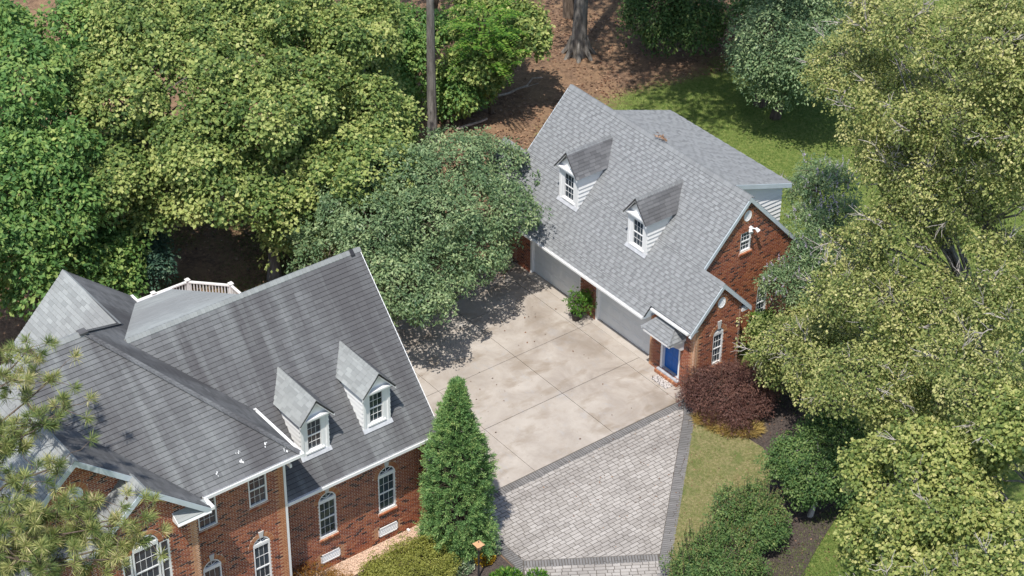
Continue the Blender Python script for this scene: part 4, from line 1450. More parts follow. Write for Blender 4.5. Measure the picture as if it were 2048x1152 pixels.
# rakes, cornices, gutters
rake(HOU, (2.40, -11.617, 3.77), (-2.13, -11.617, RZ2), .20, .03, side=(0, 1, 0), mat='white_paint')
rake(HOU, (2.872, GY, GZ), (2.872, yz(zs_) + .02, zs_), .22)
rake(HOU, (2.872, GY, GZ), (2.872, -28.42, 6.0), .22)
rake(HOU, (3.552, ys, zs_), (3.552, -20.87, 6.0), .21)
rake(HOU, (3.552, ys, zs_), (3.552, ys - (zs_ - 6.0) / sG, 6.0), .21)
for x0, x1, ya, za, yb, zb in ((XW, 2.83, GY, GZ, yz(zs_), zs_), (XW, 2.83, GY, GZ, -28.4, 6.02), (XB, 3.51, ys, zs_, -20.9, 6.03), (XB, 3.51, ys, zs_, ys - 2.05, 6.03)):
    MB().slab([(x0, ya, za - .2), (x1, ya, za - .2), (x1, yb, zb - .2), (x0, yb, zb - .2)], (0, 0, .03)).build('soffit', 'grey_trim', HOU)
MB().hexa([(XB, -22.0, 5.86), (3.60, -22.0, 5.86), (3.60, -20.86, 5.86), (XB, -20.86, 5.86), (XB, -22.0, 6.16), (3.56, -22.0, 5.96), (3.56, -20.86, 5.96), (XB, -20.86, 6.16)]).build('eave_return', 'white_paint', HOU)
for i in range(3):
    z0, x0 = 5.975 + i * .06, 3.57 - i * .105
    MB().hexa([(x0 - .12, -21.98, z0), (x0, -21.98, z0 - .012), (x0, -20.9, z0 - .012), (x0 - .12, -20.9, z0), (x0 - .12, -21.98, z0 + .07), (x0, -21.98, z0 + .012), (x0, -20.9, z0 + .012), (x0 - .12, -20.9, z0 + .07)], .8).build('return_shingle', 'shingle_pale', HOU)
MB().box((XR - .32, -17.6, 3.62), (2.36, -11.85, 3.66)).build('soffit', 'white_paint', HOU)
MB().box((XW, -20.9, 5.88), (3.0, -17.42, 5.93)).build('soffit', 'white_paint', HOU)
MB().box((XW, -28.3, 5.88), (3.0, -25.0, 5.93)).build('soffit', 'white_paint', HOU)
MB().box((2.32, -17.6, 3.64), (2.37, -11.66, 3.76)).build('fascia', 'white_paint', HOU)
MB().box((2.95, -20.9, 5.9), (3.0, -17.42, 6.05)).build('fascia', 'white_paint', HOU)
gutter(HOU, (2.37, -17.62, 3.73), (2.37, -11.66, 3.73), .13, .11)
gutter(HOU, (3.0, -20.85, 6.03), (3.0, -17.28, 6.03), .13, .11)
gutter(HOU, (3.12, -17.40, 6.03), (.30, -17.40, 6.03), .11, .10)
gutter(HOU, (3.0, -28.2, 6.03), (3.0, -25.2, 6.03), .13, .11)
gutter(HOU, (3.58, -20.86, 5.97), (2.9, -20.86, 5.97), .11, .10)
gutter(HOU, (-7.6, -22.0, 5.68), (-6.3, -22.0, 5.68), .11, .1)
gutter(HOU, (-6.72, -17.40, 6.02), (-7.6, -17.40, 6.02), .11, .10)
gutter(HOU, (-6.74, -16.16, 6.22), (-6.74, -17.5, 6.22), .11, .10)
ds = MB().box((XW - .09, -17.74, .1), (XW + .0, -17.655, 5.8)).box((XW - .08, -17.735, 5.6), (2.98, -17.66, 5.72)).box((XW - .09, -17.74, -.28), (XW + .0, -17.655, .12))
ds.build('downspout', 'white_paint', HOU)
# bird droppings
m = MB()
for (y, z, k) in ((-20.1, 6.35, 1), (-18.3, 6.5, 1), (-19.25, 6.4, 1.2), (-19.2, 6.55, .8), (-17.75, 6.25, 1)):
    x = EX - (z - EZ) / sW
    for j in range(4):
        yy, zz = y + rng.normal(0, .05), z + rng.normal(0, .04)
        xx = EX - (zz - EZ) / sW + .03
        s = .035 * k * rng.uniform(.6, 1.3)
        m.poly([(xx + s * cW, yy, zz - s * nW + .02), (xx, yy + s * .7, zz + .02), (xx - s * cW, yy, zz + s * nW + .02), (xx, yy - s * .7, zz + .02)])
m.build('droppings', 'white_paint', roofW, 'stuff')

# dormers on the right-hand roof
HD = ('shingle_pale', 'shingle_dark', 'shingle_pale')
for yc, sd in ((-16.0, 51), (-13.63, 52)):
    gable_dormer(HOU, HD, (1.68, 0, 0), Y, X, yc, .52, 4.54, 6.06, 6.66, sR, sd, (yc - .30, yc + .28, 4.69, 5.86))
# low porch roof on the left of the front
pf = Fr((5.2, 0, 2.9), Y, (-.93, 0, .36), (.36, 0, .93))
roof_plane(HOU, 'shingle_pale', pf, [[(-28.5, 0), (-25.6, 0), (-25.6, 2.7), (-28.5, 2.7)]], e=.155, widths=(.3, .3), seed=61, random_tabs=False, lo=.3, hi=.9)
gutter(HOU, (5.18, -28.5, 2.88), (5.18, -25.6, 2.88), .12, .1)
for y in (-28.3, -25.8):
    MB().tube([(4.95, y, 0), (4.95, y, 2.8)], [.12, .10], 12).build('porch_column', 'white_paint', HOU)
shift_since(mk1, (.32, -.25, .28))
MB().box((2.22, -12.98, .0), (2.34, -12.90, .07)).build('drain_outlet', 'white_paint', HOU)
flush_pieces(HOU, 'brick')
flush_pieces(HOU, 'shingle')

# ---- deck behind the house
DECK = thing('deck', 'wooden deck with white baluster railing behind the brick house', 'deck', (-9.5, -14, 0))
dp = [(-6.7, -17.2), (-12.78, -17.2), (-12.78, -12.62), (-11.56, -11.38), (-6.7, -11.38)]
fl = MB().slab([(x, y, .86) for x, y in dp], (0, 0, -.2)).build('deck_frame', 'deck_wood', DECK)
for i in range(44):
    x0 = -12.74 + i * .137
    y1 = -11.4 if x0 > -11.5 else -12.62 + (x0 + 12.78) * 1.0
    MB().box((x0, -17.2, .86), (x0 + .13, y1, .89)).build('board', 'deck_wood', fl)
posts = [(-12.76, -17.1), (-12.76, -15.6), (-12.76, -14.05), (-12.75, -12.58), (-11.55, -11.39), (-9.2, -11.39), (-6.9, -11.39)]
for x, y in posts:
    p = MB().box((x - .06, y - .06, .2), (x + .06, y + .06, 1.95)).build('post', 'white_paint', DECK)
    MB().box((x - .09, y - .09, 1.95), (x + .09, y + .09, 1.99)).hexa([(x - .07, y - .07, 1.99), (x + .07, y - .07, 1.99), (x + .07, y + .07, 1.99), (x - .07, y + .07, 1.99), (x - .02, y - .02, 2.05), (x + .02, y - .02, 2.05), (x + .02, y + .02, 2.05), (x - .02, y + .02, 2.05)]).build('post_cap', 'white_paint', p)
for (a, b) in zip(posts[:-1], posts[1:]):
    MB().bar((*a, 1.88), (*b, 1.88), .10, .06).build('rail', 'white_paint', DECK)
    MB().bar((*a, 1.02), (*b, 1.02), .06, .06).build('rail', 'white_paint', DECK)
    L = math.hypot(b[0] - a[0], b[1] - a[1])
    k = int(L / .115)
    for i in range(1, k):
        t = i / k
        x, y = a[0] + (b[0] - a[0]) * t, a[1] + (b[1] - a[1]) * t
        MB().box((x - .018, y - .018, 1.04), (x + .018, y + .018, 1.86)).build('baluster', 'white_paint', DECK)

# ------------------------------------------------------------------ vegetation
def rbasis(a, rs):
    """two axes across each row of a"""
    r = rs.normal(size=a.shape)
    t = np.cross(a, r)
    t /= np.linalg.norm(t, axis=1)[:, None] + 1e-9
    return t, np.cross(a, t)


def nrm(v):
    return v / (np.linalg.norm(v, axis=-1, keepdims=True) + 1e-9)


def leaf_quads(mb, c, d, n, L, W, q):
    """rhombic leaves: c base, d direction, n normal; folded a little along the midrib"""
    d = nrm(d)
    s = nrm(np.cross(n, d))
    nn = np.cross(d, s)
    L, W = L[:, None], W[:, None]
    V = np.stack([c, c + d * L * .5 + s * W * .5 + nn * W * .14, c + d * L, c + d * L * .5 - s * W * .5 + nn * W * .14], 1)
    k = len(c)
    i = np.arange(k)[:, None] * 4
    F = np.concatenate([i + [[0, 1, 2]], i + [[0, 2, 3]]], 0)
    mb.add(V.reshape(-1, 3), F, np.repeat(np.clip(q, 0, 1), 4))


def sprays(mb, C, A, rs, spread, m, L, W, droop=.35, jit=.45, qs=None, flat=.14, ratio=.62):
    """leafy sprays: every row of C is a twig end facing A, with m leaves on a drooping saucer around it"""
    k = len(C)
    A = nrm(A)
    t1, t2 = rbasis(A, rs)
    sc = spread * rs.uniform(.55, 1.35, k)
    r = np.sqrt(rs.random((k, m)))
    th = rs.uniform(0, 6.283, (k, m))
    rad = np.cos(th)[..., None] * t1[:, None] + np.sin(th)[..., None] * t2[:, None]
    P = C[:, None] + rad * (r * sc[:, None])[..., None] + A[:, None] * (rs.normal(0, flat, (k, m)) * sc[:, None] - droop * r ** 2 * sc[:, None])[..., None]
    d = rad + rs.normal(0, .55, (k, m, 3)) + A3(0, 0, -.25)
    n = A[:, None] * .7 + A3(.08, -.12, .6) + rs.normal(0, jit * .8, (k, m, 3))
    q0 = rs.random(k) if qs is None else qs
    q = .54 * q0[:, None] + .40 * rs.random((k, m))
    Ls = L * rs.uniform(.55, 1.35, k * m)
    leaf_quads(mb, P.reshape(-1, 3), d.reshape(-1, 3), n.reshape(-1, 3), Ls, Ls * ratio if W is None else Ls * W / L, q.ravel())


def lobe_points(lobes, n, rs, inner=.28, low=-.55, bump=.16):
    """spray positions and outward axes spread over the skin of overlapping lobes"""
    lobes = np.asarray(lobes, float)
    ar = (lobes[:, 3] * lobes[:, 4] + lobes[:, 3] * lobes[:, 5]) ** .9
    out_c, out_a, out_l = [], [], []
    cnt = np.maximum(3, (n * ar / ar.sum()).astype(int))
    for i, lb in enumerate(lobes):
        k = cnt[i] * 3
        d = nrm(rs.normal(size=(k, 3)))
        d = d[d[:, 2] > low][:cnt[i] * 2]
        ph = rs.uniform(0, 6.28, (4, 3))
        fq = rs.uniform(2, 5, (4, 3))
        b = sum(np.cos(d @ fq[j] * 1.0 + ph[j, 0]) for j in range(4)) / 4
        depth = rs.random(len(d)) ** 1.8 * inner
        p = lb[:3] + d * lb[3:6] * (1 + bump * b - depth + rs.normal(0, .09, len(d)))[:, None] + rs.normal(0, .12, (len(d), 3))
        keep = np.ones(len(p), bool)
        for j, lo in enumerate(lobes):
            if j != i:
                keep &= (((p - lo[:3]) / lo[3:6]) ** 2).sum(1) > .62
        p, d = p[keep][:cnt[i]], d[keep][:cnt[i]]
        a = nrm(d / lb[3:6] * lb[3:6].mean())
        out_c.append(p)
        out_a.append(a)
        out_l.append(np.full(len(p), i))
    return np.concatenate(out_c), np.concatenate(out_a), np.concatenate(out_l)


def limb(mb, p, q, r0, r1, rs, k=6, sides=6, wob=.12, sag=0.0):
    p, q = A3(*p), A3(*q)
    t = np.linspace(0, 1, k)
    L = np.linalg.norm(q - p)
    pts = p + (q - p) * t[:, None] + rs.normal(0, wob * L / k, (k, 3)) * (np.sin(t * np.pi))[:, None]
    pts[:, 2] += sag * np.sin(t * np.pi) * L
    mb.tube(pts, r0 + (r1 - r0) * t, sides)
    return pts


def tree(name, label, cat, base, lobes, leafmat, n_spray, spread, m, L, ratio=.62, W=None, bark='bark_brown', r=.22, group=None, seed=0, droop=.35, inner=.28,
         twig=.35, updo=.35, low=-.55, trunk_to=None, bump=.16, jit=.45, flat=.14, extra=None, dead=0, trunk_pts=None):
    rs = np.random.default_rng(seed + 4000)
    base = A3(*base)
    t = thing(name, label, cat, tuple(base), group)
    lobes = np.asarray(lobes, float)
    top = A3(*trunk_to) if trunk_to is not None else lobes[np.argmax(lobes[:, 2])][:3]
    w = MB()
    if trunk_pts is not None:
        tp = np.asarray(trunk_pts, float)
        tr = np.linspace(r, r * (.25 if len(lobes) < 60 else .12), len(tp))
        w.tube(tp, tr, 10)
    else:
        k = 9
        s = np.linspace(0, 1, k)
        tp = base + (top - base) * s[:, None] + rs.normal(0, .04, (k, 3)) * s[:, None] * np.linalg.norm(top - base) * .3
        tp[0] = base - A3(0, 0, .1)
        tr = r * (1 - .78 * s)
        tr[0] *= 1.35
        w.tube(tp, tr, 9)
    C, Ax, Li = lobe_points(lobes, n_spray, rs, inner, low, bump)
    for i, lb in enumerate(lobes):
        zt = lb[2] - .45 * np.linalg.norm(lb[:2] - tp[-1][:2]) - .3 * lb[5]
        j = int(np.argmin(np.abs(tp[:, 2] - max(zt, base[2] + .8))))
        rj = min(tr[j] * .42, .085)
        limb(w, tp[j], lb[:3], max(rj, .02), max(rj * .3, .010), rs, sag=.04)
        idx = np.where(Li == i)[0]
        idx = idx[rs.random(len(idx)) < twig]
        for q in idx:
            a = lb[:3] + (C[q] - lb[:3]) * rs.uniform(.05, .35)
            limb(w, a, C[q] - Ax[q] * spread * .1, max(.018, rj * .22), .006, rs, k=4, sides=4)
    w.build('trunk', bark, t)
    mb = MB()
    Au = nrm(Ax * (1 - updo) + A3(0, 0, updo) + rs.normal(0, .18, Ax.shape))
    sprays(mb, C, Au, rs, spread, m, L, W, droop, jit, flat=flat, ratio=ratio)
    mb.build('crown', leafmat, t, 'stuff')
    if dead:
        db = MB()
        idx = rs.choice(len(C), dead, replace=False)
        for q in idx:
            p = C[q] - Ax[q] * spread * 1.2
            ax = nrm(Ax[q] + A3(0, 0, .25) + rs.normal(0, .35, 3))
            pts = limb(db, p, p + ax * spread * 2.2, .024, .010, rs, k=5, sides=4, wob=.25)
            for _ in range(6):
                b = pts[int(rs.integers(1, 4))]
                limb(db, b, b + nrm(ax + rs.normal(0, .45, 3)) * spread * rs.uniform(.9, 1.7), .014, .007, rs, k=4, sides=3, wob=.25)
        db.build('dead_twigs', 'twig_pale', t, 'stuff')
    return t


WOOD = 'trees of the wood behind the houses'


def blob(c, r, n, rs, k=.55, flat=.8):
    """a crown of one main lobe and n smaller ones round it"""
    c = A3(*c)
    r = A3(*r)
    out = [[*c, *(r * .66)]]
    for i in range(n):
        d = nrm(rs.normal(size=3))
        d[2] = d[2] * flat + .1
        out.append([*(c + d * r * rs.uniform(.55, .85)), *(r * k * rs.uniform(.45, 1.05))])
    return out


R0 = np.random.default_rng(77)


def lobes_at(pts, r, rz, k, rs):
    out = []
    for p in pts:
        f = rs.uniform(.72, 1.12)
        out += blob(A3(*p) + rs.normal(0, .35, 3), (r * f, r * f, rz * f), k + 3, rs, .55, .7)
    return out


mp = dict(leafmat='leaf_maple', spread=.52, m=46, L=.15, ratio=.9, inner=.34, bark='bark_grey', twig=.22, updo=.3)
tree('maple_tree', 'broad yellow green maple, largest and nearest the deck behind the brick house', 'tree', (-13.4, -8.4, 0), lobes_at([(-12, -8.6, 6), (-11.1, -6.1, 5.5), (-12.9, -9.8, 5.2), (-11.4, -7.5, 4.2), (-13.6, -8.4, 8), (-12.8, -6, 8)], 2.3, 1.9, 3, R0), n_spray=1250, seed=1, group=WOOD, r=.24, trunk_to=(-13.2, -8.2, 8), **mp)
tree('maple_tree', 'yellow green maple at the left of the wood above the pale rear gable roof', 'tree', (-16.4, -12.2, 0), lobes_at([(-15.3, -12.0, 4.8), (-14.0, -10.8, 7.2), (-15.5, -13.3, 6), (-15.6, -10.2, 9), (-17.4, -12.2, 8)], 2.4, 2.0, 3, R0), n_spray=1150, seed=2, group=WOOD, r=.26, trunk_to=(-16.0, -12.0, 9), **mp)
tree('maple_tree', 'yellow green maple left of the thin bare trunk', 'tree', (-14.6, -3.4, 0), lobes_at([(-12.7, -4.3, 6), (-14.6, -3.6, 8.3), (-14.0, -3.4, 5.2)], 1.9, 1.7, 4, R0), n_spray=820, seed=3, group=WOOD, r=.2, trunk_to=(-14.4, -3.2, 8.5), **mp)
tree('maple_tree', 'tall maple deep in the wood, its top cut by the upper edge of the picture', 'tree', (-18.6, -7.4, 0), lobes_at([(-18.1, -7.6, 9.5), (-16.2, -5.6, 9), (-19.4, -10.1, 9.5)], 2.6, 2.1, 4, R0), n_spray=820, seed=4, group=WOOD, r=.25, trunk_to=(-18.3, -7.4, 10), **mp)
tree('maple_tree', 'pale maple between the wood and the thin bare trunk at the top', 'tree', (-17.6, -.4, 0), lobes_at([(-18.2, -.4, 7.0), (-16.2, -2.2, 6.5), (-15.8, -2.0, 4.5), (-17.2, -1.9, 8.0)], 1.3, 1.3, 4, R0), n_spray=640, seed=5, group=WOOD, r=.2, **mp)
gm = dict(leafmat='leaf_gum', spread=.55, m=34, L=.21, ratio=.6, inner=.3, bark='bark_brown', twig=.22, updo=.3)
tree('sweetgum_tree', 'dark green sweetgum at the left edge beside the pale rear gable', 'tree', (-14.6, -17.6, 0), lobes_at([(-14.1, -16.7, 6), (-14.0, -18.7, 5), (-15.5, -17.5, 7.5), (-13.6, -20.0, 6.0)], 2.2, 1.9, 3, R0), n_spray=680, seed=6, group=WOOD, r=.22, **gm)
tree('sweetgum_tree', 'mid green sweetgum filling the upper left corner', 'tree', (-19.0, -14.6, 0), lobes_at([(-17.7, -15.6, 9), (-20.4, -12.8, 9.5), (-15.9, -15.0, 7.5), (-19.5, -16.0, 10)], 2.4, 2.1, 3, R0), n_spray=700, seed=7, group=WOOD, r=.25, **gm)
tree('sweetgum_tree', 'darker sweetgum under the maples above the left roof', 'tree', (-15.6, -15.0, 0), lobes_at([(-15.3, -14.8, 3.2), (-15.2, -16.4, 3.4)], 1.9, 1.7, 4, R0), n_spray=380, seed=8, group=WOOD, r=.14, **gm)
tree('dogwood_tree', 'small bluish green understory tree beside the rear gable roof', 'tree', (-15.6, -13.7, 0), blob((-15.1, -13.7, 2.4), (1.5, 1.5, 1.2), 5, R0), 'leaf_blue', 200, .4, 34, .15, seed=9, group=WOOD, r=.08)
tree('oak_sapling', 'leafy green tree right of the thin bare trunk with a bare lower stem', 'tree', (-21.6, 8.9, 0), lobes_at([(-19.5, 7.1, 3.7), (-18.6, 7.1, 4.0), (-20.5, 8.0, 3.8)], 1.45, 1.3, 3, R0) + lobes_at([(-18.9, 5.9, 3.2), (-18.5, 6.1, 2.4)], 1.1, 1.1, 3, R0), 'leaf_maple', 760, .45, 34, .17, .85, seed=10, group=WOOD, r=.14, trunk_to=(-20.8, 8.4, 4.6), inner=.35, twig=.25)
tree('understory_bush', 'dark leafy bush at the foot of the thin bare trunk', 'bush', (-18.9, 3.9, 0), blob((-19.4, 5.0, 1.5), (1.6, 1.6, 1.7), 5, R0), 'leaf_gum', 320, .5, 34, .16, .7, seed=12, group=WOOD, r=.07)
tree('understory_bush', 'low dark bush under the maples left of the clearing', 'bush', (-15.8, -5.4, 0), blob((-15.6, -5.4, 1.2), (1.9, 1.9, 1.1), 5, R0), 'leaf_dark', 260, .45, 32, .13, .7, seed=13, group=WOOD, r=.06)
tree('understory_tree', 'leafy green understory tree behind the thin bare trunk', 'tree', (-21.5, 4.0, 0), lobes_at([(-23.4, 5.2, 3.0), (-21.0, 3.0, 3.0), (-20.2, 2.9, 1.8), (-22.4, 6.4, 3.0), (-22.0, 2.6, 4.2), (-23.2, 3.4, 4.0)], 1.5, 1.4, 3, R0), 'leaf_gum', 620, .5, 32, .17, .7, seed=11, group=WOOD, r=.1)
tree('understory_tree', 'leafy tree at the very top left corner behind the sweetgums', 'tree', (-24.0, -12.0, 0), lobes_at([(-24.6, -13.2, 8.0), (-24.2, -10.2, 7.0), (-22.6, -14.6, 10.0), (-22.6, -8.6, 6.6)], 2.2, 1.9, 3, R0), 'leaf_gum', 520, .55, 32, .2, .65, seed=18, group=WOOD, r=.2)
tree('understory_bush', 'low bushes in the gap between the maples', 'bush', (-21.5, -9.5, 0), lobes_at([(-24.0, -9.5, 2.4), (-21.5, -9.6, 2.4), (-20.2, -11.2, 2.2)], 2.0, 1.6, 3, R0), 'leaf_dark', 420, .5, 30, .16, .7, seed=19, group=WOOD, r=.07)
# walnut: long fronds of paired leaflets
t = tree('walnut_tree', 'bright green walnut with long feathery fronds in front of the wood', 'tree', (-18.9, 6.6, 0), blob((-17.9, 5.5, 4.8), (1.2, 1.2, 1.3), 4, R0), 'leaf_bright', 40, .4, 14, .14, .5, seed=14, group=WOOD, r=.09)
rs = np.random.default_rng(15)
fb = MB()
for i in range(90):
    a, el = rs.uniform(0, 6.28), rs.uniform(-.1, .9)
    o = A3(-17.9, 5.5, 4.8 + rs.uniform(-1.5, 1.3)) + A3(math.cos(a), math.sin(a), 0) * rs.uniform(.3, 1.2)
    d = A3(math.cos(a) * math.cos(el), math.sin(a) * math.cos(el), math.sin(el))
    s = np.linspace(.1, 1, 11)
    pts = o + d * (s * 1.0)[:, None] + A3(0, 0, -.45) * (s ** 2)[:, None]
    sd = nrm(np.cross(d, Z))
    for sg in (-1, 1):
        n_ = len(s)
        leaf_quads(fb, pts, np.tile(sd * sg + d * .35, (n_, 1)) + rs.normal(0, .08, (n_, 3)), np.tile(Z, (n_, 1)) + rs.normal(0, .15, (n_, 3)), np.full(n_, .24) * (1.15 - .5 * s), np.full(n_, .075), .25 + .75 * rs.random(n_))
fb.build('frond', 'leaf_bright', t, 'stuff')
# tall trunks whose crowns are above the picture
tp = [(-18.3, 2.91, -.1), (-18.32, 2.9, 3), (-18.25, 2.85, 7), (-18.3, 2.8, 12), (-18.2, 2.9, 17), (-18.2, 2.9, 20)]
tree('pine_trunk_tree', 'thin straight bare grey trunk standing in front of the maples', 'tree', (-18.3, 2.91, 0), blob((-18.3, 2.9, 19), (2.6, 2.6, 3), 5, R0), 'leaf_gum', 150, .7, 26, .22, .6, bark='bark_grey', seed=16, r=.235, trunk_pts=tp, twig=.2)
tp = [(-20.84, 13.26, -.1), (-20.84, 13.26, .5), (-20.8, 13.3, 3), (-20.8, 13.3, 8), (-20.7, 13.4, 14), (-20.7, 13.4, 20)]
bt = tree('tulip_poplar', 'thick straight grey trunk with a flared foot at the edge of the back lawn', 'tree', (-20.84, 13.26, 0), lobes_at([(-19.5, 11.0, 17), (-15.5, 10.5, 16.5), (-12.8, 8.3, 15.8), (-9.2, 7.6, 16.8), (-17, 14, 17), (-12.0, 12.0, 17.0)], 2.6, 1.6, 3, R0), 'leaf_gum', 420, .7, 22, .22, .7, bark='bark_grey', seed=17, r=.44, trunk_pts=tp, twig=.15)  # unseen crown lobes reach far over the lawn, shaped to shade it
fl_ = MB()
for i in range(7):
    a = i * .9 + .2
    fl_.tube([(-20.84 + .38 * math.cos(a), 13.26 + .38 * math.sin(a), .9), (-20.84 + .5 * math.cos(a), 13.26 + .5 * math.sin(a), .3), (-20.84 + .8 * math.cos(a), 13.26 + .8 * math.sin(a), -.1)], [.05, .13, .1], 6)
fl_.build('root_flare', 'bark_grey', bt)
# trees beyond the upper edge; their shade falls on the back lawn
for i, (x, y, z, r_) in enumerate(((-15.5, 10.5, 16, 4.2), (-9.5, 11.0, 17.5, 3.6), (-13, 17.5, 14, 4.5), (-26, 8, 13, 5), (-28, -2, 14, 5), (-25, 16, 12, 5), (-19, 24, 13, 5))):
    by = (x + .8, y - .6)
    if i < 2:
        by = (-24.5 + i * 2.5, 19.0 + i * 3)
    tree('forest_tree', 'tall forest tree whose crown stays wholly beyond the upper edge of the picture', 'tree', (*by, 0), blob((x, y, z), (r_, r_, r_ * .7), 6, R0), 'leaf_gum', 200, .8, 22, .26, .7, seed=20 + i, group='forest trees beyond the upper edge', r=.25, twig=.1)
# dark drooping tree above the back lawn
tree('elm_tree', 'dark green tree with drooping layered branches over the back lawn', 'tree', (-10.9, 16.6, 0), blob((-10.0, 15.6, 4.7), (3.3, 3.3, 2.1), 12, R0, .5) + blob((-10.2, 15.6, 2.9), (2.2, 2.2, 1.2), 6, R0) + blob((-8.0, 16.2, 4.2), (2.4, 2.4, 1.8), 6, R0) + blob((-11.2, 17.4, 5.8), (2.6, 2.6, 1.8), 6, R0), 'leaf_cherry', 1500, .5, 40, .14, .5, seed=30, droop=.8, updo=.6, r=.2)
tree('thicket', 'dark bushy thicket at the top beside the thick grey trunk', 'bush', (-18.8, 16.2, 0), blob((-18.8, 16.0, 2.3), (2.1, 2.1, 2.2), 6, R0) + blob((-17.2, 17.4, 1.6), (1.6, 1.6, 1.4), 4, R0), 'leaf_dark', 520, .5, 32, .15, .6, seed=31, r=.1)
tree('thicket', 'dark bushes in the shade beyond the drooping tree', 'bush', (-15.5, 21, 0), blob((-15.5, 21, 2.4), (2.8, 2.8, 2.4), 6, R0), 'leaf_dark', 360, .55, 32, .16, .6, seed=32, r=.1)
# dense rounded tree between the houses
rs = np.random.default_rng(40)
lb = []
for p in [(-9.2, -.6, 4.2), (-7.0, -2.0, 4.2), (-10.5, -1.9, 4.5), (-10.5, -4.6, 4.6), (-10.2, -7.5, 4.0), (-8.5, -8.9, 3.6), (-6.4, -8.7, 3.9), (-5.5, -7.6, 3.7), (-5.6, -6.1, 3.6), (-6.4, -3.9, 3.4), (-6.6, -5.8, 5.2), (-7.4, -7.4, 5.1), (-7.0, -3.7, 4.9), (-8.6, -5.2, 5.8), (-8.8, -2.8, 5.2), (-9.3, -7.0, 5.0), (-7.6, -5.5, 3.4), (-8.5, -4.0, 3.4)]:
    lb += blob(p, (1.75, 1.75, 1.35), 4, rs, .5, .7)
    lb[-5][3:6] = [1.45, 1.45, 1.15]
tree('cherry_tree', 'dense rounded dark green tree between the brick house and the garage', 'tree', (-9.9, -4.7, 0), lb, 'leaf_cherry', 2300, .36, 42, .125, .52, seed=41, inner=.22, updo=.3, low=-.8, r=.24, bump=.12, twig=.12, trunk_to=(-9.6, -4.8, 4.5))

# ---- right side: big riverside birch over everything
rs = np.random.default_rng(50)
bl = [(9.3, 3.0, 17.0), (5.4, 4.2, 15.0), (4.2, 4.6, 13.0), (10.9, 3.7, 15.0), (9.6, 2.3, 14.0), (6.5, 3.9, 10.0), (11.1, 3.1, 12.0), (7.4, 2.6, 8.0), (9.3, 2.4, 10.0), (8.7, 0.7, 7.0), (6.0, 1.2, 3.6),
      (8.4, 0.2, 4.6), (11.9, -.6, 7.4), (12.9, 0.2, 9.0), (14.9, 0.4, 11.0), (16.3, -1.8, 9.0), (7.4, 1.6, 5.0), (10.2, 0.7, 9.0), (10.5, 4.6, 17.0), (12.9, 2.5, 14.0), (7.1, 3.2, 14.0), (12, 4, 19), (13.4, 1.9, 14.6), (13.2, 2.0, 17.2), (13.3, 1.6, 11.0), (12.6, 2.2, 15.6), (12.4, 2.4, 18.2), (12.6, .8, 5.4), (11.0, 1.6, 5.6), (13.6, 1.6, 6.6), (9.0, 2.6, 12.0), (7.6, 3.4, 10.5), (14.4, 2.2, 16.5)]
lb = lobes_at(bl, 2.0, 1.45, 2, rs)
tp = [(11.85, 3.14, -.1), (11.85, 3.14, 1.5), (11.9, 3.1, 4), (11.85, 3.1, 8), (11.75, 3.1, 11), (11.9, 3.1, 14), (11.7, 3.2, 17.5)]
tree('river_birch', 'huge pale yellow green birch with grey trunk filling the right side', 'tree', (11.85, 3.14, 0), lb, 'leaf_birch', 7600, .40, 30, .10, .75, bark='bark_grey', seed=51, r=.27, trunk_pts=tp, inner=.42, twig=.3, dead=260, bump=.26, updo=.3)
rs = np.random.default_rng(60)
sl_ = [(15.0, -4.3, 6.5), (16.2, -3.8, 7.5), (17.5, -3.2, 8.0), (18.5, -2.7, 9.0), (15.8, -5.4, 5.5), (17.9, -5.5, 7.0), (19.4, -5.1, 8.0), (20.6, -5.0, 9.0), (18.5, -7.1, 6.5), (20.6, -7.0, 8.0)]
tree('sycamore_tree', 'broad leaved yellow green tree in the lower right corner', 'tree', (19.6, -3.0, 0), lobes_at(sl_, 1.6, 1.2, 3, rs), 'leaf_tulip', 2000, .40, 32, .125, .9, bark='bark_grey', seed=61, r=.22, inner=.35, dead=20, twig=.2)
tree('hornbeam_tree', 'yellow tinged bushy tree beside the garage wall behind the purple maple', 'tree', (5.2, 2.6, 0), blob((5.3, 2.4, 2.6), (1.9, 1.9, 1.5), 6, rs) + blob((3.9, 3.6, 2.2), (1.3, 1.3, 1.0), 4, rs), 'leaf_birch', 700, .34, 32, .105, .7, bark='bark_grey', seed=62, r=.09, inner=.45, dead=20)
tree('crape_myrtle', 'round dark green tree on a short pale stem in the mulch bed', 'tree', (9.9, -1.5, 0), blob((9.9, -1.4, 1.9), (1.45, 1.45, 1.35), 6, rs, .55) + blob((9.5, .2, 2.2), (1.3, 1.3, 1.1), 4, rs), 'leaf_dark', 700, .28, 38, .10, .6, bark='twig_pale', seed=63, r=.09, inner=.25)
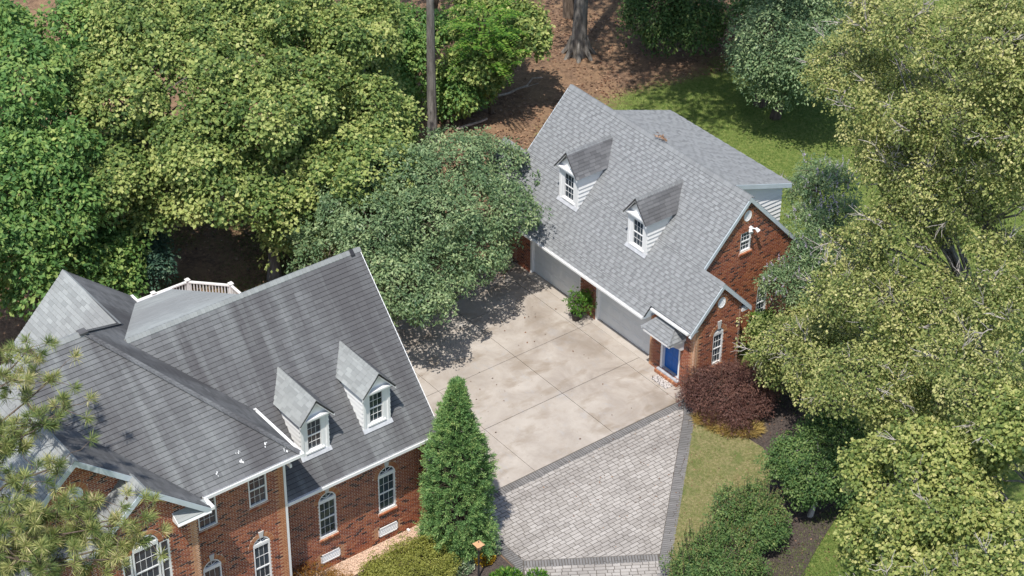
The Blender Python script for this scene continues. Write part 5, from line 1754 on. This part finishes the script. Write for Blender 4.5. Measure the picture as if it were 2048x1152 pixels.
# vitex with pale flower spikes by the gable
vl_ = [(2.2, 4.5, 4.2), (2.3, 5.5, 4.3), (2.6, 6.2, 3.2), (1.6, 6.9, 4.3), (2.0, 7.4, 3.4), (.4, 8.0, 4.4), (2.5, 4.6, 3.2), (.8, 8.9, 3.6), (1.7, 6.0, 5.0), (-.6, 9.0, 4.2)]
vlob = lobes_at(vl_, 1.05, .95, 2, rs)
vt = tree('vitex_shrub', 'grey green shrub with pale lavender flower spikes beside the garage gable', 'shrub', (2.1, 6.8, 0), vlob, 'leaf_cherry', 900, .32, 36, .13, .32, seed=64, r=.07, updo=.4, jit=.7)
C, Ax, _ = lobe_points(vlob, 420, rs, .1, -.1)
fb = MB()
for c, a in zip(C, Ax):
    d = nrm(a * .6 + A3(0, 0, .8) + rs.normal(0, .25, 3))
    k = 26
    s = rs.random(k)
    rd = nrm(rs.normal(size=(k, 3)))
    leaf_quads(fb, c + d * (s * .34)[:, None], rd + d * .4, rs.normal(size=(k, 3)), .06 * (1.1 - s), .035 * (1.1 - s) + .008, rs.random(k))
fb.build('flower_spikes', 'flower_lavender', vt, 'stuff')
tree('fern_bush', 'bright green feathery bush at the rear corner of the garage entry', 'bush', (1.6, 4.2, 0), blob((1.75, 4.1, .8), (.75, .75, .6), 4, rs), 'leaf_bright', 150, .25, 30, .09, .4, seed=65, r=.03)
# purple cut-leaf maple: low dome of hanging layers
tree('japanese_maple', 'low purple Japanese maple dome at the corner of the garage', 'tree', (3.7, .1, 0), [[3.45, .1, .75, 1.25, 1.25, .85], [4.15, .75, .7, 1.1, 1.1, .75], [3.1, -.25, .55, .85, .85, .6], [4.3, .0, .5, .9, .9, .6], [3.7, .9, .85, 1.0, 1.0, .7]],
     'leaf_purple', 800, .26, 42, .10, .24, seed=66, droop=1.1, updo=.45, r=.07, inner=.2, low=-.3, jit=.6, bump=.12)
# two bushes with upright shoots in the lawn
for i, (x, y, r_, h, lab) in enumerate(((9.35, -3.9, 1.3, 1.25, 'bushy nandina with upright reddish shoots, the upper of two in the lawn'), (10.3, -6.3, 1.55, 1.2, 'wide bushy nandina with reddish tips at the lower edge of the lawn'))):
    nb = tree('nandina_bush', lab, 'bush', (x, y, 0), blob((x, y, h * .58), (r_, r_, h * .72), 11, rs, .5), 'leaf_dark', 560, .25, 34, .085, .5, seed=70 + i, r=.04, group='nandina bushes in the lawn', updo=.45)
    sb = MB()
    st = MB()
    for k in range(120):
        a, q = rs.uniform(0, 6.28), math.sqrt(rs.random()) * r_ * .95
        p = A3(x + q * math.cos(a), y + q * math.sin(a), h * (1.15 - .45 * (q / r_) ** 2))
        hh = rs.uniform(.2, .7)
        d = nrm(A3(math.cos(a) * .15, math.sin(a) * .15, 1) + rs.normal(0, .08, 3))
        st.tube([p - d * .2, p + d * hh], [.012, .005], 3)
        n_ = 30
        s = rs.random(n_)
        rd = nrm(rs.normal(size=(n_, 3)) * A3(1, 1, .4))
        leaf_quads(sb, p + d * (s * hh)[:, None], rd + d * .5, np.tile(d, (n_, 1)) + rs.normal(0, .5, (n_, 3)), .075 * (1.25 - s), .035 * (1.25 - s), np.clip(.35 + .5 * rs.random(n_) + .3 * s, 0, 1))
    sb.build('shoot_leaves', 'leaf_dark', nb, 'stuff')
    st.build('shoots', 'bark_brown', nb, 'stuff')
# clipped golden shrub and rusty maple in the front bed
tree('golden_shrub', 'large clipped olive gold shrub in the front bed', 'shrub', (4.0, -14.0, 0), [[4.05, -14.1, .30, .95, 1.5, .52], [4.15, -13.1, .28, .80, .95, .45], [4.7, -14.5, .28, .95, 1.2, .48], [3.9, -14.9, .24, .65, .75, .38]], 'leaf_gold', 1000, .15, 36, .055, .6, seed=80, inner=.08, low=-.2, bump=.02, r=.04, droop=.2, twig=.05)
tree('weeping_maple', 'low rust orange weeping maple against the brick wall', 'shrub', (3.3, -17.4, 0), [[3.25, -17.4, .62, .9, .9, .55], [3.6, -16.7, .35, .75, .8, .38], [3.2, -18.2, .5, .8, .8, .45]], 'leaf_rust', 420, .24, 38, .075, .22, seed=81, droop=1.1, updo=.5, inner=.2, low=-.3, jit=.6, r=.05)

# ---- tall feathery conifer beside the driveway
def conifer(name, label, base, H, R, seed, n=2300):
    rs = np.random.default_rng(seed)
    b = A3(*base)
    t = thing(name, label, 'tree', tuple(b))
    w = MB().tube([b - Z * .1, b + Z * H * .5, b + Z * H * .97], [.15, .08, .015], 8)
    mb = MB()
    for i in range(n):
        z = H * (.04 + .95 * rs.random() ** 1.25)
        f = z / H
        a = rs.uniform(0, 6.283)
        prof = R * (1 - f) ** .66 * (.84 + .17 * math.sin(9 * f + 2 * a + 1) + .10 * math.sin(23 * f - 3 * a)) * min(1, .62 + f * 3)
        rad = prof * rs.uniform(.58, 1.08)
        o = b + A3(math.cos(a) * rad, math.sin(a) * rad, z)
        d = nrm(A3(math.cos(a), math.sin(a), .15 + .9 * f) + rs.normal(0, .22, 3))
        Ls = rs.uniform(.20, .36) * (1 - .45 * f)
        if i % 3 == 0:
            w.tube([b + Z * max(.1, z - .25 * rad), o], [.018, .006], 3)
        k = 46
        s = rs.random(k)
        # shoot droops at its end, needles all round it
        p = o + d * (s * Ls)[:, None] - Z * (.25 * Ls * s ** 2)[:, None] + rs.normal(0, .035, (k, 3))
        rd = nrm(rs.normal(size=(k, 3))) * .75 + d * .8
        leaf_quads(mb, p, rd, rs.normal(size=(k, 3)), rs.uniform(.07, .13, k), np.full(k, .024), np.clip(.45 * rs.random() + .5 * rs.random(k) + .12 * s, 0, 1))
    w.build('trunk', 'bark_brown', t)
    mb.build('foliage', 'leaf_conifer', t, 'stuff')
    return t


conifer('conifer_tree', 'tall feathery cone shaped evergreen between the brick house and the pavers', (3.75, -11.95, 0), 6.75, 1.5, 90)

# ---- pine boughs reaching in from the left
rs = np.random.default_rng(95)
PINE = thing('pine_tree', 'long needled pine reaching in front of the brick house from the lower left', 'tree', (4.0, -31.0, 0))
w = MB()
tp = np.array([(4.0, -31.0, -.1), (4.0, -31.0, 4), (4.1, -30.8, 8), (4.2, -30.7, 12), (4.2, -30.5, 16)])
w.tube(tp, [.3, .26, .21, .15, .08], 10)
tufts = []
ends = [(7.7, -25.4, 10.5), (8.6, -26.5, 10.5), (6.8, -25.9, 11.0), (2.6, -25.0, 12.0), (1.6, -25.1, 12.5), (4.0, -25.3, 12.0), (7.9, -25.8, 10.0), (8.7, -27.6, 11.0), (6.7, -28.1, 12.0), (5.5, -26.3, 11.5), (7.9, -25.2, 10.0), (2.6, -26.1, 12.5), (7.5, -26.6, 10.8), (8.7, -28.5, 11.5), (7.2, -28.0, 11.5), (4.3, -27.1, 12.0), (4.3, -26.0, 12.0), (7.2, -25.8, 10.5), (2.0, -28.0, 12.6), (5.2, -29.2, 11.4)]
for e in ends:
    e = A3(*e)
    j = A3(4.1, -30.8, e[2] - 1.6 + rs.uniform(-.6, .3))
    pts = limb(w, j, e, .06, .018, rs, k=8, sides=6, wob=.22, sag=.05)
    for k in range(24):
        s = rs.uniform(.5, 1.0)
        b = pts[min(7, int(s * 7.99))]
        q = b + rs.normal(0, .48, 3) * A3(1, 1, .5) + A3(0, 0, .08)
        limb(w, b, q, .014, .006, rs, k=4, sides=4, wob=.2)
        tufts.append((q, nrm(q - b + A3(0, 0, .25))))
    tufts.append((pts[-1], nrm(pts[-1] - pts[-2])))
w.build('trunk', 'bark_brown', PINE)
mb = MB()
for (c, d) in tufts:
    k = 90
    dd = nrm(rs.normal(size=(k, 3)) * .75 + d * .75)
    o = c - d * (rs.random(k) * .12)[:, None]
    leaf_quads(mb, o, dd - A3(0, 0, .12), rs.normal(size=(k, 3)), rs.uniform(.22, .36, k), np.full(k, .017), np.clip(.55 * rs.random() + .55 * rs.random(k), 0, 1))
mb.build('needles', 'leaf_pine', PINE, 'stuff')
cb = MB()
for i in range(26):
    c, d = tufts[int(rs.integers(len(tufts)))]
    c = c - d * .1 - Z * .05
    cb.tube([c, c - Z * .05, c - Z * .11], [.015, .04, .012], 7)
cb.build('cones', 'bark_brown', PINE, 'stuff')


# ---- small plants
def tuft_plant(name, label, cat, c, r, h, mat, n, L, W, seed, arch=.6, group=None, up=.7):
    rs = np.random.default_rng(seed)
    t = thing(name, label, cat, (*c, 0), group)
    a = rs.uniform(0, 6.283, n)
    q = np.sqrt(rs.random(n)) * r
    b = np.stack([c[0] + q * np.cos(a), c[1] + q * np.sin(a), np.full(n, .0) + h * rs.random(n) * (1 - (q / r) ** 2 * .7)], -1)
    d = np.stack([np.cos(a) * arch, np.sin(a) * arch, np.full(n, up)], -1) + rs.normal(0, .3, (n, 3))
    mb = MB()
    leaf_quads(mb, b, d, A3(0, 0, 1) + rs.normal(0, .5, (n, 3)), L * rs.uniform(.6, 1.2, n), W * rs.uniform(.7, 1.2, n), rs.random(n))
    mb.build('leaves', mat, t, 'stuff')
    st = MB()
    for i in range(min(24, n // 20)):
        st.tube([(b[i][0], b[i][1], -.02), b[i]], [.008, .004], 3)
    st.build('stems', 'bark_brown', t, 'stuff')
    return t


tuft_plant('hosta_plant', 'pale green and white variegated plant beside the lamp post', 'plant', (4.75, -12.65), .52, .22, 'leaf_variegated', 900, .11, .07, 101)
tuft_plant('hosta_plant', 'small variegated plant at the edge of the bed near the pavers', 'plant', (4.75, -11.35), .35, .25, 'leaf_variegated', 320, .10, .06, 102)
tuft_plant('yellow_flowers', 'patch of bright yellow flowers right of the lamp post', 'flowers', (4.95, -11.75), .38, .20, 'flower_yellow', 900, .07, .055, 103)
tuft_plant('green_shrub', 'dark green low shrub in the conifer shade', 'shrub', (4.35, -11.6), .55, .5, 'leaf_dark', 900, .11, .05, 104)
tuft_plant('leafy_shrub', 'bright green leafy shrub at the lower edge left of the pavers', 'shrub', (6.45, -11.95), .6, .6, 'leaf_bright', 900, .14, .06, 105)
tuft_plant('leafy_shrub', 'small green sprig leaning over the lower paver border', 'shrub', (6.9, -11.05), .4, .5, 'leaf_bright', 380, .13, .05, 106)
tuft_plant('leafy_shrub', 'low yellow green shrub under the lamp post', 'shrub', (5.85, -13.3), .45, .3, 'leaf_gold', 420, .10, .05, 107)
for i, (x, y, r, lab) in enumerate(((4.25, -.62, .38, 'first clump of straw coloured grass under the purple maple, nearest the paving'), (4.75, -.45, .36, 'second clump of straw coloured grass, in the middle under the purple maple'), (5.15, .05, .42, 'third clump of straw coloured grass, at the right end by the mulch'), (3.75, -.82, .26, 'smallest clump of straw coloured grass at the paver corner'))):
    tuft_plant('ornamental_grass', lab, 'grass', (x, y), r, .12, 'leaf_straw', 900, .34, .018, 110 + i, 1.0, 'straw coloured grasses under the purple maple', .55)

# ---- potted plant
POT = thing('flower_pot', 'round dark pot standing between the two garage doors', 'pot', (-3.98, -.55, 0))
prof = [(.0, .02), (.155, .0), (.165, .05), (.205, .26), (.225, .30), (.225, .335), (.195, .335), (.185, .29), (.0, .29)]


def lathe(prof, c, k=24):
    m = MB()
    t = np.linspace(0, 2 * math.pi, k, endpoint=False)
    V = np.array([[(c[0] + r * math.cos(a), c[1] + r * math.sin(a), c[2] + z) for a in t] for r, z in prof])
    i = np.arange(len(prof) - 1)[:, None] * k
    j = np.arange(k)[None]
    m.add(V.reshape(-1, 3), np.stack([i + j, i + (j + 1) % k, i + k + (j + 1) % k, i + k + j], -1).reshape(-1, 4))
    return m


lathe(prof, (-3.98, -.55, 0.003)).build('body', 'dark_pot', POT, smooth=True)
lathe([(.0, .275), (.185, .27)], (-3.98, -.55, 0.02)).build('soil', 'soil', POT)
tree('potted_shrub', 'glossy green leafy shrub growing in the dark pot', 'shrub', (-3.98, -.55, .3), blob((-3.95, -.52, .86), (.50, .50, .44), 6, np.random.default_rng(6), .55), 'leaf_bright', 120, .15, 14, .095, .45, seed=120, r=.03, inner=.4, twig=.8, updo=.4, jit=.6)

# ---- door mat with leopard-like spots
m = NT('mat_pattern', 0.95, 0.1)
v = m.n('TexVoronoi')
v.inputs['Scale'].default_value = 19
m.l(m.pos(), v.inputs['Vector'])
n_ = m.noise(22, 3)
m.col(m.mix(m.ramp(m.math('ADD', v.outputs['Distance'], m.math('MULTIPLY', n_, .5)), [(.62, 0.0), (.70, 1.0)], 'LINEAR'), (0.05, 0.045, 0.042), (0.50, 0.465, 0.44)))
MAT['mat_pattern'] = m.m
o = MB().box((.66, -.74, .004), (1.52, -.20, .022)).build('doormat', 'mat_pattern')
tag(o, 'speckled black and white doormat in front of the blue door', 'doormat')

# ---- lamp post with copper roof
LX, LY = 5.55, -12.42
LAMP = thing('lamp_post', 'dark garden lamp post with a tan copper cap in the front bed', 'lamp', (LX, LY, 0))
MB().tube([(LX, LY, -.1), (LX, LY, 1.2)], .032, 10).tube([(LX, LY, 1.14), (LX, LY, 1.2)], .05, 10).build('post', 'black_metal', LAMP)
g = MB().hexa([(LX - .055, LY - .055, 1.2), (LX + .055, LY - .055, 1.2), (LX + .055, LY + .055, 1.2), (LX - .055, LY + .055, 1.2), (LX - .105, LY - .105, 1.43), (LX + .105, LY - .105, 1.43), (LX + .105, LY + .105, 1.43), (LX - .105, LY + .105, 1.43)])
ln = g.build('lantern', 'copper_tan', LAMP)
for sx in (-1, 1):
    for sy in (-1, 1):
        MB().bar((LX + sx * .058, LY + sy * .058, 1.2), (LX + sx * .11, LY + sy * .11, 1.43), .018, .018).build('lantern_bar', 'black_metal', ln)
MB().hexa([(LX - .15, LY - .15, 1.43), (LX + .15, LY - .15, 1.43), (LX + .15, LY + .15, 1.43), (LX - .15, LY + .15, 1.43), (LX - .07, LY - .07, 1.51), (LX + .07, LY - .07, 1.51), (LX + .07, LY + .07, 1.51), (LX - .07, LY + .07, 1.51)]).build('cap', 'copper_tan', LAMP)
MB().tube([(LX, LY, 1.50), (LX, LY, 1.56)], [.025, .012], 8).build('finial', 'black_metal', LAMP)

# ---- fallen log and branch on the bare ground
rs = np.random.default_rng(130)
m = MB()
pts = limb(m, (-19.5, 4.6, .06), (-19.75, 10.2, .22), .09, .035, rs, k=12, sides=8, wob=.35)
limb(m, pts[8], pts[8] + A3(.5, .9, .25), .04, .012, rs, k=5, sides=5)
limb(m, pts[5], pts[5] + A3(-.6, .5, .2), .035, .012, rs, k=5, sides=5)
tag(m.build('fallen_branch', 'dead_wood'), 'long bleached fallen branch lying on the bare ground', 'branch')
m = MB()
limb(m, (-18.5, 4.35, .05), (-18.4, 6.0, .08), .075, .05, rs, k=6, sides=8, wob=.12)
tag(m.build('log', 'dead_wood'), 'short weathered log near the thin bare trunk', 'log')

# ---- litter and grass
clear = lambda x, y, r: (grassness(x, y) < .55) & (vnoise(x, y, 1.6, 21) * .8 + r * .5 > .55)
scatter_chips('fallen_leaves', 'leaf_litter', 30000, (-28, -9.2), (-18, 22), .055, clear, -.03, 131)
scatter_chips('fallen_leaves', 'leaf_litter', 170, (-8.4, 2.0), (-9, -.5), .035, lambda x, y, r: (vnoise(x, y, 2, 22) + r * .6 > .85), .0, 132, (0, .5))
scatter_chips('fallen_leaves', 'leaf_litter', 900, (2.6, 12.5), (-8, 3.5), .03, lambda x, y, r: r < .6, -.02, 133)
scatter_chips('bark_chips', 'mulch', 7000, (2.4, 13), (-8.2, 4.2), .035, lambda x, y, r: np.array([inside([(2.45, -.15), (4.3, -.62), (6.2, -.2), (7.75, -1.3), (9.4, -3.6), (12.6, -8.2), (14.6, -8.4), (11.3, -2.6), (9.6, .9), (6.2, 3.6), (3.6, 4.6)], a, b) for a, b in zip(x, y)]), -.02, 134)
scatter_chips('fallen_leaves', 'leaf_litter', 2600, (-8.5, -7.2), (-11.5, -.5), .03, lambda x, y, r: (x < -8.15 + .5 * vnoise(x, y, 1.2, 24) * r), .0, 135, (.1, .7))
# clump of dry leaves caught behind the ridge
m = MB()
for i in range(60):
    c = A3(-3.65 + rs.normal(0, .16), 3.10 + rs.normal(0, .06), 6.98 + rs.random() * .1)
    u, v_ = nrm(rs.normal(size=3)) * .05, nrm(rs.normal(size=3)) * .035
    m.poly([c - u, c - v_, c + u, c + v_], rs.uniform(.5, 1))
o = m.build('fallen_leaves', 'leaf_litter')
o['kind'] = 'stuff'


def grass(name, n, xr, yr, test, h, seed, qr=(0, 1)):
    rs = np.random.default_rng(seed)
    x, y = rs.uniform(*xr, n), rs.uniform(*yr, n)
    k = test(x, y, rs.random(n))
    x, y = x[k], y[k]
    n = len(x)
    a = rs.uniform(0, 6.283, n)
    hh = h * rs.uniform(.5, 1.3, n)
    b = np.stack([x, y, np.full(n, -.03)], -1)
    w = np.stack([np.cos(a), np.sin(a), np.zeros(n)], -1) * .012
    tip = b + np.stack([rs.normal(0, .5, n), rs.normal(0, .5, n), np.ones(n)], -1) * hh[:, None]
    V = np.stack([b - w, b + w, tip], 1)
    q = np.clip(qr[0] + (qr[1] - qr[0]) * (.5 * vnoise(x, y, .8, seed + 1) + .5 * rs.random(n)), 0, 1)
    o = MB().add(V.reshape(-1, 3), np.arange(3 * n).reshape(n, 3), np.repeat(q, 3)).build(name, 'grass_blade')
    o['kind'] = 'stuff'


LAWN = [(3.5, -1.1), (4.3, -.66), (5.3, -.35), (6.2, -.25), (7.0, -.65), (7.7, -1.35), (8.4, -2.25), (9.4, -3.65), (10.6, -5.4), (12.6, -8.2), (14, -10.5), (11.6, -10.4), (9.4, -7.5)]
grass('grass', 90000, (3.4, 14), (-10.5, -.2), lambda x, y, r: np.array([inside(LAWN, a, b) for a, b in zip(x, y)]) & (vnoise(x, y, .9, 31) + .6 * r > .55), .06, 140, (.25, 1))
grass('grass', 150000, (-20, 6), (2, 24), lambda x, y, r: grassness(x, y) + .35 * r > .72, .07, 142, (.1, .85))
grass('grass', 60000, (10, 18), (-9, 3), lambda x, y, r: grassness(x, y) + .35 * r > .72, .07, 144, (.2, .9))
grass('grass', 30000, (-19, -9), (-13, -4), lambda x, y, r: vnoise(x, y, 1.5, 33) + .3 * r > .62, .09, 146, (0, .6))
